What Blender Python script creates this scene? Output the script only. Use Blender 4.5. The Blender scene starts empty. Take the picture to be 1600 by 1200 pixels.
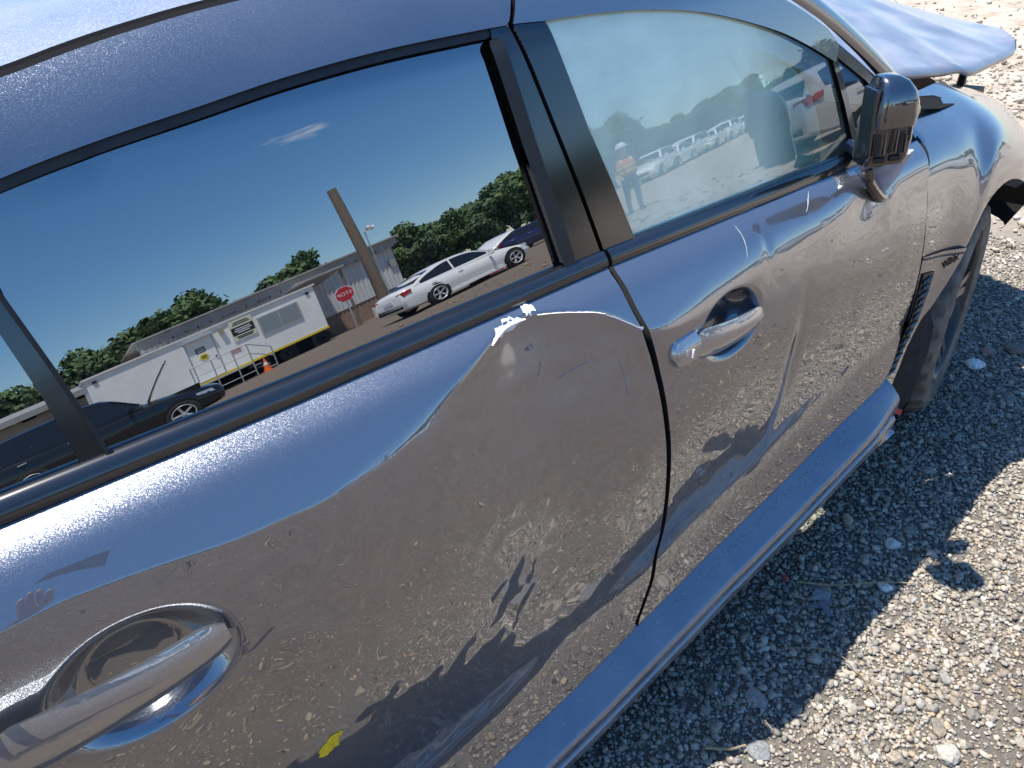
import bpy, bmesh, math, random
import numpy as np
from mathutils import Vector, Matrix, geometry
from math import radians as R, sin, cos, pi

# ------------------------------------------------------------------ camera, sky, sun, exposure
sc = bpy.context.scene
COL = sc.collection
CAM = (-2.2188, -1.5787, 1.4701); YAW, PITCH, ROLL = 0.631646, 0.565056, -0.125079
_f = Vector((sin(YAW)*cos(PITCH), cos(YAW)*cos(PITCH), -sin(PITCH)))
_r = Vector((cos(YAW), -sin(YAW), 0)); _u = _r.cross(_f)
_r2 = cos(ROLL)*_r + sin(ROLL)*_u; _u2 = -sin(ROLL)*_r + cos(ROLL)*_u
cam = bpy.data.objects.new('camera', bpy.data.cameras.new('camera')); COL.objects.link(cam)
cam.matrix_world = Matrix(((_r2.x, _u2.x, -_f.x, CAM[0]), (_r2.y, _u2.y, -_f.y, CAM[1]), (_r2.z, _u2.z, -_f.z, CAM[2]), (0, 0, 0, 1)))
cam.data.lens = 26.99; cam.data.sensor_width = 36; cam.data.clip_start = .02; cam.data.clip_end = 3000
sc.camera = cam
SUN = Vector((-.13, .255, 1.0)).normalized()          # towards the sun
w = bpy.data.worlds.new('World'); sc.world = w; w.use_nodes = True
nt = w.node_tree; nt.nodes.clear()
def wn(t, **k):
    n = nt.nodes.new(t)
    for a, b in k.items(): setattr(n, a, b)
    return n
sky = wn('ShaderNodeTexSky', sky_type='NISHITA', sun_disc=False)
sky.sun_elevation = math.asin(SUN.z); sky.sun_rotation = math.atan2(SUN.x, SUN.y); sky.air_density = 1.0; sky.dust_density = .35; sky.ozone_density = 4.0
bg = wn('ShaderNodeBackground'); bg.inputs['Strength'].default_value = .13
out = wn('ShaderNodeOutputWorld')
tc = wn('ShaderNodeTexCoord'); mp = wn('ShaderNodeMapping'); mp.inputs['Scale'].default_value = (2.2, 2.2, 9); mp.inputs['Location'].default_value = (3.1, 7.7, 1.3)
no = wn('ShaderNodeTexNoise'); no.inputs['Scale'].default_value = 1.7; no.inputs['Detail'].default_value = 7; no.inputs['Roughness'].default_value = .6
rp = wn('ShaderNodeValToRGB'); rp.color_ramp.elements[0].position = .69; rp.color_ramp.elements[1].position = .82
mx = wn('ShaderNodeMix', data_type='RGBA'); mx.inputs[7].default_value = (6.0, 6.3, 6.8, 1)
L = nt.links.new
L(tc.outputs['Generated'], mp.inputs[0]); L(mp.outputs[0], no.inputs[0]); L(no.outputs[0], rp.inputs[0]); L(rp.outputs[0], mx.inputs[0])
hs = wn('ShaderNodeHueSaturation'); hs.inputs['Saturation'].default_value = 1.25; L(sky.outputs[0], hs.inputs['Color']); L(hs.outputs[0], mx.inputs[6]); L(mx.outputs[2], bg.inputs[0]); L(bg.outputs[0], out.inputs[0])
sun = bpy.data.objects.new('sun', bpy.data.lights.new('sun', 'SUN')); COL.objects.link(sun)
sun.data.energy = 5.0; sun.data.angle = R(.53); sun.data.color = (1, .95, .87)
sun.rotation_euler = (-SUN).to_track_quat('-Z', 'Y').to_euler()
sc.view_settings.view_transform = 'Standard'; sc.view_settings.look = 'None'
sc.view_settings.exposure = .85; sc.view_settings.gamma = 1.0
sc.view_settings.use_curve_mapping = False
try: sc.cycles.max_bounces = 10; sc.cycles.transparent_max_bounces = 12; sc.cycles.use_denoising = True; sc.cycles.sample_clamp_indirect = 6
except Exception: pass
rng = random.Random(11); nrg = np.random.default_rng(5)

# ------------------------------------------------------------------ materials
def newmat(name):
    m = bpy.data.materials.new(name); m.use_nodes = True
    return m, m.node_tree, m.node_tree.nodes['Principled BSDF']
def setp(b, **k):
    for a, v in k.items():
        a = a.replace('_', ' ')
        for n in b.inputs:
            if n.name.lower() == a.lower():
                n.default_value = (*v, 1) if isinstance(v, tuple) and len(v) == 3 and n.type == 'RGBA' else v
def mat(name, col, rough=.6, metal=0., noise=0., nscale=30., bump=0., bscale=200., stretch=(1, 1, 1), **k):
    m, t, b = newmat(name)
    setp(b, base_color=col, roughness=rough, metallic=metal, **k)
    if noise or bump:
        c = t.nodes.new('ShaderNodeTexCoord'); mpn = t.nodes.new('ShaderNodeMapping'); mpn.inputs['Scale'].default_value = stretch
        t.links.new(c.outputs['Object'], mpn.inputs[0])
    if noise:
        n = t.nodes.new('ShaderNodeTexNoise'); n.inputs['Scale'].default_value = nscale; n.inputs['Detail'].default_value = 6
        t.links.new(mpn.outputs[0], n.inputs[0])
        r = t.nodes.new('ShaderNodeValToRGB'); r.color_ramp.elements[0].position = .3; r.color_ramp.elements[1].position = .72
        r.color_ramp.elements[0].color = tuple(x*(1-noise) for x in col)+(1,); r.color_ramp.elements[1].color = tuple(min(1, x*(1+noise)) for x in col)+(1,)
        t.links.new(n.outputs[0], r.inputs[0]); t.links.new(r.outputs[0], b.inputs['Base Color'])
    if bump:
        n2 = t.nodes.new('ShaderNodeTexNoise'); n2.inputs['Scale'].default_value = bscale; n2.inputs['Detail'].default_value = 3
        t.links.new(mpn.outputs[0], n2.inputs[0])
        bp = t.nodes.new('ShaderNodeBump'); bp.inputs['Strength'].default_value = bump; bp.inputs['Distance'].default_value = .004
        t.links.new(n2.outputs[0], bp.inputs['Height']); t.links.new(bp.outputs[0], b.inputs['Normal'])
    return m

def paint_mat(name, col, dust=.25, coat_ior=2.05, flake=.30, film=0., rough=.31, coat_rough=.0):
    """metallic flake base under a mirror clear coat, with specks of dust and fine scratches"""
    m, t, b = newmat(name); N = t.nodes.new; K = t.links.new
    c = N('ShaderNodeTexCoord')
    v = N('ShaderNodeTexVoronoi'); v.inputs['Scale'].default_value = 1900; K(c.outputs['Object'], v.inputs['Vector'])
    sub = N('ShaderNodeVectorMath'); sub.operation = 'SUBTRACT'; sub.inputs[1].default_value = (.5, .5, .5); K(v.outputs['Color'], sub.inputs[0])
    sca = N('ShaderNodeVectorMath'); sca.operation = 'SCALE'; sca.inputs['Scale'].default_value = flake; K(sub.outputs[0], sca.inputs[0])
    g = N('ShaderNodeNewGeometry'); add = N('ShaderNodeVectorMath'); K(g.outputs['Normal'], add.inputs[0]); K(sca.outputs[0], add.inputs[1])
    nor = N('ShaderNodeVectorMath'); nor.operation = 'NORMALIZE'; K(add.outputs[0], nor.inputs[0]); K(nor.outputs[0], b.inputs['Normal'])
    # dust: clumped film, small specks; on roof and bonnet the film paints light
    n1 = N('ShaderNodeTexNoise'); n1.inputs['Scale'].default_value = 9; n1.inputs['Detail'].default_value = 8; K(c.outputs['Object'], n1.inputs[0])
    n2 = N('ShaderNodeTexNoise'); n2.inputs['Scale'].default_value = 230; n2.inputs['Detail'].default_value = 4; K(c.outputs['Object'], n2.inputs[0])
    r2 = N('ShaderNodeValToRGB'); r2.color_ramp.elements[0].position = .66; r2.color_ramp.elements[1].position = .82; K(n2.outputs[0], r2.inputs[0])
    r1 = N('ShaderNodeValToRGB'); r1.color_ramp.elements[0].position = .4; r1.color_ramp.elements[1].position = .75; K(n1.outputs[0], r1.inputs[0])
    mu = N('ShaderNodeMath'); mu.operation = 'MULTIPLY'; K(r1.outputs[0], mu.inputs[0]); K(r2.outputs[0], mu.inputs[1])
    ml = N('ShaderNodeMath'); ml.operation = 'MULTIPLY'; ml.inputs[1].default_value = dust; K(mu.outputs[0], ml.inputs[0])
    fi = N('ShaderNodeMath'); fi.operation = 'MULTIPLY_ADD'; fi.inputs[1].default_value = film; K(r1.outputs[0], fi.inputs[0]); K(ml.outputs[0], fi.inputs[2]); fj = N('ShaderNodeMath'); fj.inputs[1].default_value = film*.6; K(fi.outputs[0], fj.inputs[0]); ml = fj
    setp(b, base_color=col, metallic=.75, roughness=rough, coat_weight=1., coat_roughness=coat_rough, coat_ior=coat_ior)
    d = N('ShaderNodeBsdfDiffuse'); d.inputs[0].default_value = (.40, .41, .46, 1)
    ms = N('ShaderNodeMixShader'); K(ml.outputs[0], ms.inputs[0]); K(b.outputs[0], ms.inputs[1]); K(d.outputs[0], ms.inputs[2])
    K(ms.outputs[0], t.nodes['Material Output'].inputs[0])
    K(g.outputs['Normal'], b.inputs['Coat Normal'])
    return m
M = {}
M['paint'] = paint_mat('car_paint', (.165, .176, .200), dust=.12, coat_ior=2.5)
M['paint_handle'] = paint_mat('sunlit_handle_paint', (.30, .31, .33), coat_ior=2.6, flake=.3)  # body paint with the sunlit brightness of the handles put into the colour
M['paint_sill'] = paint_mat('scuffed_sill_paint', (.11, .12, .145), dust=2.2, coat_ior=2.4, film=.28)
M['paint_dusty'] = paint_mat('car_paint_dusty', (.105, .118, .145), dust=.5, coat_ior=2.5, film=.04)
M['paint_roof'] = paint_mat('sunlit_roof_paint', (.16, .18, .225), dust=.9, coat_ior=2.5, film=.22, flake=.6, rough=.45)  # pale film puts the shine of sunlit flakes into the roof colour
M['paint_sheen'] = paint_mat('sky_sheen_car_paint', (.13, .14, .185), dust=.6, coat_ior=2.3, film=.35, rough=.45, coat_rough=.22)  # body paint under a pale film that stands for sky sheen on the bonnet
M['trim'] = mat('gloss_black_trim', (.012, .013, .016), .22, coat_weight=.6, coat_roughness=.05, coat_ior=1.9)
M['pillar'] = mat('satin_black_film', (.012, .012, .014), .16, coat_weight=.5, coat_roughness=.12, coat_ior=2.0)
M['rubber'] = mat('black_rubber', (.022, .021, .021), .55, noise=.3, nscale=60)
M['gutter'] = mat('roof_gutter_rubber', (.014, .014, .015), .95, specular_ior_level=.1)
M['black'] = mat('black_plastic', (.012, .012, .013), .45)
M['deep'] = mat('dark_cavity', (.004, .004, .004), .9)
M['gloss_black'] = mat('glossy_black_plastic', (.010, .010, .013), .12, coat_weight=.8, coat_ior=1.8)
M['rear_glass'] = mat('dark_privacy_glass', (.004, .005, .007), .0, ior=3.6, specular_ior_level=.5)
def dust_over(m, amount, scale=260):
    """a few dust specks and a faint smeared film over a material"""
    t = m.node_tree; N = t.nodes.new; K = t.links.new; b = t.nodes['Principled BSDF']; c = N('ShaderNodeTexCoord')
    n2 = N('ShaderNodeTexNoise'); n2.inputs['Scale'].default_value = scale; n2.inputs['Detail'].default_value = 3; K(c.outputs['Object'], n2.inputs[0])
    r2 = N('ShaderNodeMapRange'); r2.inputs[1].default_value = .70; r2.inputs[2].default_value = .78; r2.inputs[4].default_value = amount; K(n2.outputs[0], r2.inputs[0])
    n1 = N('ShaderNodeTexNoise'); n1.inputs['Scale'].default_value = 7; n1.inputs['Detail'].default_value = 7; n1.inputs['Distortion'].default_value = 1.2; K(c.outputs['Object'], n1.inputs[0])
    r1 = N('ShaderNodeMapRange'); r1.inputs[1].default_value = .45; r1.inputs[2].default_value = .8; r1.inputs[4].default_value = amount*.10; K(n1.outputs[0], r1.inputs[0])
    a = N('ShaderNodeMath'); K(r2.outputs[0], a.inputs[0]); K(r1.outputs[0], a.inputs[1])
    d = N('ShaderNodeBsdfDiffuse'); d.inputs[0].default_value = (.42, .42, .42, 1); ms = N('ShaderNodeMixShader'); K(a.outputs[0], ms.inputs[0]); K(b.outputs[0], ms.inputs[1]); K(d.outputs[0], ms.inputs[2]); K(ms.outputs[0], t.nodes['Material Output'].inputs[0])
dust_over(M['rear_glass'], .35)
M['primer'] = mat('white_torn_primer', (.85, .85, .84), .6, noise=.08, bump=.8, bscale=90)
M['scuff'] = mat('pale_scuff', (.33, .345, .38), .6)
M['yellow'] = mat('yellow_crayon', (.85, .62, .02), .7, noise=.25, nscale=120)
M['red_print'] = mat('red_print', (.45, .03, .03), .6, noise=.2)
M['tyre'] = mat('dusty_tyre_rubber', (.15, .135, .115), .85, noise=.45, nscale=25, bump=.3)
M['rim'] = mat('dark_grey_alloy', (.22, .22, .24), .28, metal=.9)
M['rim_dark'] = mat('black_alloy', (.018, .019, .023), .6, metal=.0, coat_weight=.4)
M['flap'] = mat('dark_flap_sheet', (.020, .024, .030), .8, specular_ior_level=.2, noise=.3, nscale=20)
M['curtain'] = mat('white_airbag_cloth', (.95, .97, .96), .85, noise=.08, nscale=12, bump=.25, bscale=20)
M['airbag'] = mat('grey_blue_airbag_cloth', (.40, .68, .72), .85, noise=.12, nscale=14, bump=.3, bscale=25)
M['tag'] = mat('pale_cloth_tag', (.55, .50, .50), .8)
M['seat'] = mat('black_seat_cloth', (.03, .03, .032), .9, noise=.2, nscale=40)
M['beige'] = mat('beige_liner', (.60, .57, .48), .85)
M['chrome'] = mat('chrome', (.75, .76, .78), .08, metal=1.)
M['mirror_shell'] = paint_mat('glossy_dark_shell', (.03, .033, .045), coat_ior=2.4, flake=.1)
M['boot'] = mat('grey_cable_boot', (.30, .31, .37), .6, noise=.3, nscale=25, bump=.4, bscale=30)
def thin_glass(name, tint, ior):
    m, t, b = newmat(name); N = t.nodes.new; K = t.links.new
    fr = N('ShaderNodeFresnel'); fr.inputs[0].default_value = ior
    tr = N('ShaderNodeBsdfTransparent'); tr.inputs[0].default_value = (*tint, 1)
    gl = N('ShaderNodeBsdfGlossy'); gl.inputs['Roughness'].default_value = 0.0; gl.inputs[0].default_value = (1, 1, 1, 1)
    ms = N('ShaderNodeMixShader'); K(fr.outputs[0], ms.inputs[0]); K(tr.outputs[0], ms.inputs[1]); K(gl.outputs[0], ms.inputs[2])
    K(ms.outputs[0], t.nodes['Material Output'].inputs[0]); t.nodes.remove(b)
    return m
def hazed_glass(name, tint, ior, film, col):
    """side glass with a bright haze painted in: a pale film under the mirror surface"""
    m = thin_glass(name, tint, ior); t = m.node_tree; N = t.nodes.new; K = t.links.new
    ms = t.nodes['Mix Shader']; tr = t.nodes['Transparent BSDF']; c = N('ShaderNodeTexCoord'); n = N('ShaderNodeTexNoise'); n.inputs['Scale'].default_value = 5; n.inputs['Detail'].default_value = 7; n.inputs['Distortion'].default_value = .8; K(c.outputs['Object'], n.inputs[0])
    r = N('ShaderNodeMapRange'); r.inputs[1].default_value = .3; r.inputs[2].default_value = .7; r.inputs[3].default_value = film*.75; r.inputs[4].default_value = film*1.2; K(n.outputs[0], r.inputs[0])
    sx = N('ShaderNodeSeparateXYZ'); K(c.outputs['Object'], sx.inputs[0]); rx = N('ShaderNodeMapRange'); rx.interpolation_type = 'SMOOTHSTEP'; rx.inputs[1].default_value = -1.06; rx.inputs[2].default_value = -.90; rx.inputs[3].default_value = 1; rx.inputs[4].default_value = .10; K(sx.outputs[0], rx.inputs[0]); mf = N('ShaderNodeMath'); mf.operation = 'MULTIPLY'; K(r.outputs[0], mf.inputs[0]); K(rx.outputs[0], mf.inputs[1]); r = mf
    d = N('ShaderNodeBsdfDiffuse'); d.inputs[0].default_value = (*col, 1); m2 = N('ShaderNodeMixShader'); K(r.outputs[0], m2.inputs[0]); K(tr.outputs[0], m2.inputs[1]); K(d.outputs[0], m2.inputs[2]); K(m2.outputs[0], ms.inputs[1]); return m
M['front_glass'] = hazed_glass('haze_painted_glass', (.86, 1.0, .93), 2.05, .88, (.88, 1.0, .78))  # pale film brightens the window; its milky glow is put into the colour
M['quarter_glass'] = thin_glass('green_quarter_glass', (.80, .95, .92), 2.4)
M['clear_glass'] = thin_glass('clear_glass', (.85, .95, .92), 1.5)

# ------------------------------------------------------------------ object helpers
def obj(name, verts, faces, m, parent=None, smooth=True, normals=None, loc=None):
    me = bpy.data.meshes.new(name)
    me.from_pydata([tuple(map(float, v)) for v in verts], [], [tuple(map(int, f)) for f in faces])
    me.update()
    mats = m if isinstance(m, (list, tuple)) else [m]
    for q in mats: me.materials.append(q)
    if smooth: me.polygons.foreach_set('use_smooth', [True]*len(me.polygons))
    if normals is not None: me.normals_split_custom_set_from_vertices([tuple(map(float, n)) for n in normals])
    o = bpy.data.objects.new(name, me); COL.objects.link(o)
    if loc is not None: o.location = loc
    if parent: o.parent = parent
    return o
def empty(name, label, cat, loc=(0, 0, 0), rz=0, group=None):
    o = bpy.data.objects.new(name, None); o.empty_display_size = .1; COL.objects.link(o)
    o.location = loc; o.rotation_euler = (0, 0, rz); tag(o, label, cat, group); return o
def tag(o, label=None, cat=None, group=None, kind=None):
    if label: o['label'] = label
    if cat: o['category'] = cat
    if group: o['group'] = group
    if kind: o['kind'] = kind
    return o
def copy_tree(o, parent=None):
    c = o.copy(); COL.objects.link(c)
    if parent: c.parent = parent
    for ch in list(o.children): copy_tree(ch, c)
    return c
class MB:
    def __init__(s): s.v = []; s.f = []; s.mi = []; s.cur = 0
    def add(s, v, f):
        b = len(s.v); s.v += [tuple(p) for p in v]; s.f += [tuple(i+b for i in q) for q in f]; s.mi += [s.cur]*len(f); return s
    def box(s, c, d, rz=0, rx=0, ry=0, taper=1.0):
        m = Matrix.Translation(c) @ Matrix.Rotation(rz, 4, 'Z') @ Matrix.Rotation(ry, 4, 'Y') @ Matrix.Rotation(rx, 4, 'X')
        P = []
        for z in (-.5, .5):
            k = 1 if z < 0 else taper
            for x, y in ((-.5, -.5), (.5, -.5), (.5, .5), (-.5, .5)): P.append(m @ Vector((x*d[0]*k, y*d[1]*k, z*d[2])))
        return s.add(P, [(3, 2, 1, 0), (4, 5, 6, 7), (0, 1, 5, 4), (1, 2, 6, 5), (2, 3, 7, 6), (3, 0, 4, 7)])
    def tube(s, pts, r, n=8, caps=True):
        pts = [Vector(p) for p in pts]; rs = r if isinstance(r, (list, tuple)) else [r]*len(pts); rings = []
        for i, p in enumerate(pts):
            d = (pts[min(i+1, len(pts)-1)]-pts[max(i-1, 0)]).normalized()
            a = d.cross(Vector((0, 0, 1)) if abs(d.z) < .95 else Vector((1, 0, 0))).normalized(); b = d.cross(a)
            rings.append([p+rs[i]*(cos(2*pi*k/n)*a+sin(2*pi*k/n)*b) for k in range(n)])
        return s.loft(rings, True, caps)
    def loft(s, rings, closed=True, caps=True):
        n = len(rings[0]); V = [p for r in rings for p in r]; F = []
        for i in range(len(rings)-1):
            for k in range(n if closed else n-1):
                k2 = (k+1) % n; F.append((i*n+k, i*n+k2, (i+1)*n+k2, (i+1)*n+k))
        if caps: F.append(tuple(reversed(range(n)))); F.append(tuple((len(rings)-1)*n+k for k in range(n)))
        return s.add(V, F)
    def lathe(s, prof, axis_m, n=32, close=False):
        V = []; F = []; m = len(prof)
        for k in range(n):
            a = 2*pi*k/n
            for (x, r) in prof: V.append(axis_m @ Vector((x, r*cos(a), r*sin(a))))
        for k in range(n):
            for i in range(m-1 if not close else m):
                i2 = (i+1) % m; F.append((k*m+i, k*m+i2, ((k+1) % n)*m+i2, ((k+1) % n)*m+i))
        return s.add(V, F)
    def build(s, name, m, parent=None, smooth=False, bevel=0):
        o = obj(name, s.v, s.f, m, parent, smooth)
        if isinstance(m, (list, tuple)): o.data.polygons.foreach_set('material_index', s.mi)
        bm = bmesh.new(); bm.from_mesh(o.data); bmesh.ops.recalc_face_normals(bm, faces=bm.faces)
        if bevel: bmesh.ops.bevel(bm, geom=bm.edges, offset=bevel, segments=2, affect='EDGES', profile=.6)
        bm.to_mesh(o.data); bm.free()
        if smooth:
            try: o.data.set_sharp_from_angle(angle=R(40))
            except Exception: pass
        return o
def resample(pts, n):
    pts = np.array(pts, float); s = np.concatenate([[0], np.cumsum(np.linalg.norm(np.diff(pts, axis=0), axis=1))]); t = np.linspace(0, s[-1], n)
    return np.stack([np.interp(t, s, pts[:, i]) for i in range(pts.shape[1])], 1)
def smooth_line(pts, n):
    """Catmull-Rom through the points, n samples"""
    P = np.array(pts, float); P = np.vstack([2*P[0]-P[1], P, 2*P[-1]-P[-2]]); o = []
    m = len(P)-3; 
    for i in range(m):
        for t in np.linspace(0, 1, 24, endpoint=(i == m-1)):
            p0, p1, p2, p3 = P[i:i+4]
            o.append(.5*((2*p1)+(-p0+p2)*t+(2*p0-5*p1+4*p2-p3)*t*t+(-p0+3*p1-3*p2+p3)*t**3))
    return resample(o, n)

# ------------------------------------------------------------------ body surfaces of the wrecked car
def Yg(x,z):
    X=x+1.9;Z=z-1.0
    y=-.785+.2255*Z+.1428*Z*Z-.0899*Z**3-.0147*X+.00225*X*X-.0247*X*Z
    e=np.maximum(z-1.285,0)
    return y+3.4*e*e
BX=[-3.2,-2.284,-1.961,-1.745,-1.45,-.75,-.40]; BZ=[1.03,1.003,.990,.985,.978,.947,.932]
def zb(x): return np.interp(x,BX,BZ)
def yb(x): return Yg(x,zb(x))-.010
# slope of the shoulder (normal elevation, degrees) by depth below the belt
SHD=[0,.008,.018,.030,.045,.12,.3]; SHN=[67,64,57,44,35,31,29]
_d=np.linspace(0,.3,301); _t=np.tan(np.radians(np.interp(_d,SHD,SHN))); _f=np.concatenate([[0],np.cumsum((_t[1:]+_t[:-1])/2*(_d[1]-_d[0]))])
def shoulder(x,z): return yb(x)-np.interp(zb(x)-z,_d,_f)
CRX=[-3.2,-2.322,-2.263,-2.188,-2.107,-1.997,-1.948,-1.900,-1.855,-1.803,-1.751,-1.701,-1.669,-1.618,-1.569,-1.508,-1.493,-1.471,-1.450,-1.412,-1.381,-1.333,-1.279,-1.198,-1.131,-1.051,-.950,-.831,-.687,-.579,-.40]
CRZ=[.952,.938,.937,.927,.913,.904,.907,.911,.922,.938,.952,.965,.973,.971,.961,.942,.928,.913,.893,.886,.886,.887,.892,.896,.899,.901,.899,.903,.899,.899,.897]
_zx=np.arange(-3.2,-.4,.004); _zk=np.hanning(17); _zk/=_zk.sum(); _zy=np.convolve(np.pad(np.interp(_zx,CRX,CRZ),8,mode='edge'),_zk,'valid')
def zc(x): return np.interp(x,_zx,_zy)
def zs(x): return np.interp(x,[-3.2,-1.866,-1.83,-1.63,-1.467,-1.282,-1.064,-.825,-.629,-.4],[.05,.176,.182,.218,.255,.296,.333,.380,.407,.42])
DNZ=[.20,.40,.45,.55,.65,.75,.84,.90,1.0]; DNN=[-8,-9,-8.5,-7,-2.5,2.5,8,12,14]
_rng=np.random.default_rng(7)
def _waves(n,lmin,lmax,rng):
    out=[]
    for i in range(n):
        L=np.exp(rng.uniform(np.log(lmin),np.log(lmax))); a=rng.uniform(0,2*np.pi)
        out.append((2*np.pi/L*np.cos(a),2*np.pi/L*np.sin(a),rng.uniform(0,2*np.pi),L/(2*np.pi)))
    return out
_W1=_waves(26,.10,.30,_rng); _W2=_waves(30,.035,.10,_rng); _W3=_waves(40,.016,.042,_rng)
def wav(x,z,W,amp):           # amp = rms slope
    s=0
    for kx,kz,p,l in W: s=s+l*np.sin(kx*x+kz*z+p)
    return amp*s*1.4/np.sqrt(len(W))
def sst(a,b,v):
    t=np.clip((v-a)/(b-a),0,1); return t*t*(3-2*t)
GX=np.arange(-2.60,-.36,.004); GZ=np.arange(.10,1.03,.002)
def build():
    X,Z=np.meshgrid(GX,GZ,indexing='ij')
    ZC=zc(GX)[:,None]; ZB=zb(GX)[:,None]; ZS=zs(GX)[:,None]
    nu=np.interp(np.clip(ZB-Z,0,.3),SHD,SHN)
    nd=np.interp(Z,DNZ,DNN)
    h=Z-ZS
    nd=nd+(12-nd)*(1-sst(.075,.125,h))          # the sill flare
    w=np.interp(GX,[-2.3,-1.99,-1.92,-1.86,-1.79,-1.70,-1.50,-1.44,-1.38,-1.30,-1.05,-.8,-.5],[.004,.006,.034,.040,.024,.005,.004,.008,.035,.065,.075,.075,.06])[:,None]
    t=sst(-.5,.5,(Z-ZC)/w)
    nd1=nd+4.5*sst(-1.90,-1.70,X)*(1-sst(-1.49,-1.44,X))*sst(.18,.30,h)*(1-sst(.80,.92,Z))-6*sst(-1.85,-1.72,X)*sst(.84,.92,Z)-7*np.exp(-((X+1.64)/.075)**2)*sst(.85,.91,Z)
    n=nd1+(nu-nd1)*t
    sl=np.tan(np.radians(n)); 
    # integrate downward from the belt
    dz=GZ[1]-GZ[0]
    I=np.cumsum(sl[:,::-1],axis=1)[:,::-1]*dz     # integral from z to top of grid
    Itop=np.array([np.interp(zb(x),GZ,I[i]) for i,x in enumerate(GX)])[:,None]
    Y=yb(GX)[:,None]-(I-Itop)
    # the undamaged profile, which the lower edge keeps
    ZC0=np.interp(GX,[-3.2,-2.3,-2.0,-1.0,-.4],[.952,.938,.905,.899,.897])[:,None]; n0=nd+(nu-nd)*sst(-.5,.5,(Z-ZC0)/.015); I0=np.cumsum(np.tan(np.radians(n0))[:,::-1],axis=1)[:,::-1]*dz
    Y0=yb(GX)[:,None]-(I0-np.array([np.interp(zb(x),GZ,I0[i]) for i,x in enumerate(GX)])[:,None])
    k0=np.ones(61)/61; Yq=np.pad(Y0,((30,30),(0,0)),mode='edge'); Y0=sum(k0[j]*Yq[j:j+len(GX)] for j in range(61))
    wb_=sst(.06,.34,h); Y=Y0*(1-wb_)+Y*wb_
    build.base=Y0
    # smooth in x what the kinked crease makes
    k=np.array([1,2,3,2,1.]);k/=k.sum(); Yp=np.pad(Y,((2,2),(0,0)),mode='edge'); Y=sum(k[j]*Yp[j:j+len(GX)] for j in range(5))
    # below the crease the sheet metal runs in long soft curves
    kb=np.ones(45)/45; Yc=Y
    for _ in range(2): Yp=np.pad(Yc,((22,22),(0,0)),mode='edge'); Yc=sum(kb[j]*Yp[j:j+len(GX)] for j in range(45))
    fb_=sst(.004,.09,ZC-Z); Y=Y*(1-fb_)+Yc*fb_
    # dents
    below=1-sst(-.03,.0,(Z-ZC))
    dent=sst(-2.12,-1.85,X)*(1-sst(-1.47,-1.43,X))*below*sst(.16,.42,h)
    fd=sst(-1.43,-1.38,X)*below*sst(.12,.34,h)
    rl=(1-dent)*below*sst(.02,.14,h)*(1-fd)
    Y=Y+wav(X,Z,_W1,1)*(dent*.030+rl*.011+fd*.013)+wav(X,Z,_W2,1)*(dent*.034+rl*.006+fd*.010)+wav(X,Z,_W3,1)*(dent*.013+fd*.004+rl*.002)
    def bump(cx,cz,rx,rz,ang,amp):
        a=np.radians(ang); u=(X-cx)*np.cos(a)+(Z-cz)*np.sin(a); v=-(X-cx)*np.sin(a)+(Z-cz)*np.cos(a)
        return amp*np.exp(-(u/rx)**2-(v/rz)**2)
    Y=Y+bump(-1.60,.62,.16,.10,20,.0)+bump(-1.72,.50,.09,.06,35,.003)-bump(-1.50,.80,.06,.10,0,.004)
    # vertical fold in the front door, dimple under the mirror
    Y=Y+bump(-1.045,.66,.018,.12,-12,.004)+bump(-.80,.89,.06,.03,10,.006)-bump(-.72,.87,.04,.02,30,.003)+bump(-1.12,.93,.012,.05,-20,.0022)
    # handle bowls
    for (cx,cz,rx,rz,ang,dep) in BOWLS:
        a=np.radians(ang); u=(X-cx)*np.cos(a)+(Z-cz)*np.sin(a); v=-(X-cx)*np.sin(a)+(Z-cz)*np.cos(a)
        r=np.sqrt((u/rx)**2+(v/rz)**2); Y=Y+dep*(1-sst(.45,1.0,r))
    return Y
BOWLS=[(-1.248,.824,.092,.060,0,.044),(-2.238,.815,.105,.078,0,.042)]
GY=build()
def S(x,z):
    x=np.asarray(x,float);z=np.asarray(z,float)
    fx=np.clip((x-GX[0])/(GX[1]-GX[0]),0,len(GX)-1.001); fz=np.clip((z-GZ[0])/(GZ[1]-GZ[0]),0,len(GZ)-1.001)
    i=fx.astype(int);j=fz.astype(int);a=fx-i;b=fz-j
    return GY[i,j]*(1-a)*(1-b)+GY[i+1,j]*a*(1-b)+GY[i,j+1]*(1-a)*b+GY[i+1,j+1]*a*b

def S0(x,z):
    i=int(min(max((x-GX[0])/.004,0),len(GX)-1)); return float(np.interp(z,GZ,build.base[i]))
# ------------------------------------------------------------------ the wrecked car (front axle at x = 0, nose towards +x, right side at -y)
CARR = empty('wrecked_car', 'dark blue grey sedan with dented right side, broken mirror and crumpled raised bonnet', 'car', (0, 0, 0))
def cpart(name, verts, faces, m, smooth=True, normals=None, parent=None, label=None):
    par = parent or CARR
    o = obj(name, verts, faces, m, None, smooth, normals)
    o.parent = par
    if label: o['label'] = label
    return o
def adopt(o, parent=None, label=None):
    o.parent = parent or CARR
    if label: o['label'] = label
    return o
def grad_n(fn, x, z, h=.0015):
    gx = (fn(x+h, z)-fn(x-h, z))/(2*h); gz = (fn(x, z+h)-fn(x, z-h))/(2*h)
    n = np.stack([gx, -np.ones_like(gx), gz], -1); return n/np.linalg.norm(n, axis=-1, keepdims=True)
def rim_faces(loop):
    n = len(loop); return [(loop[i], loop[(i+1) % n], n+i, n+(i+1) % n) for i in range(n)]
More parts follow.
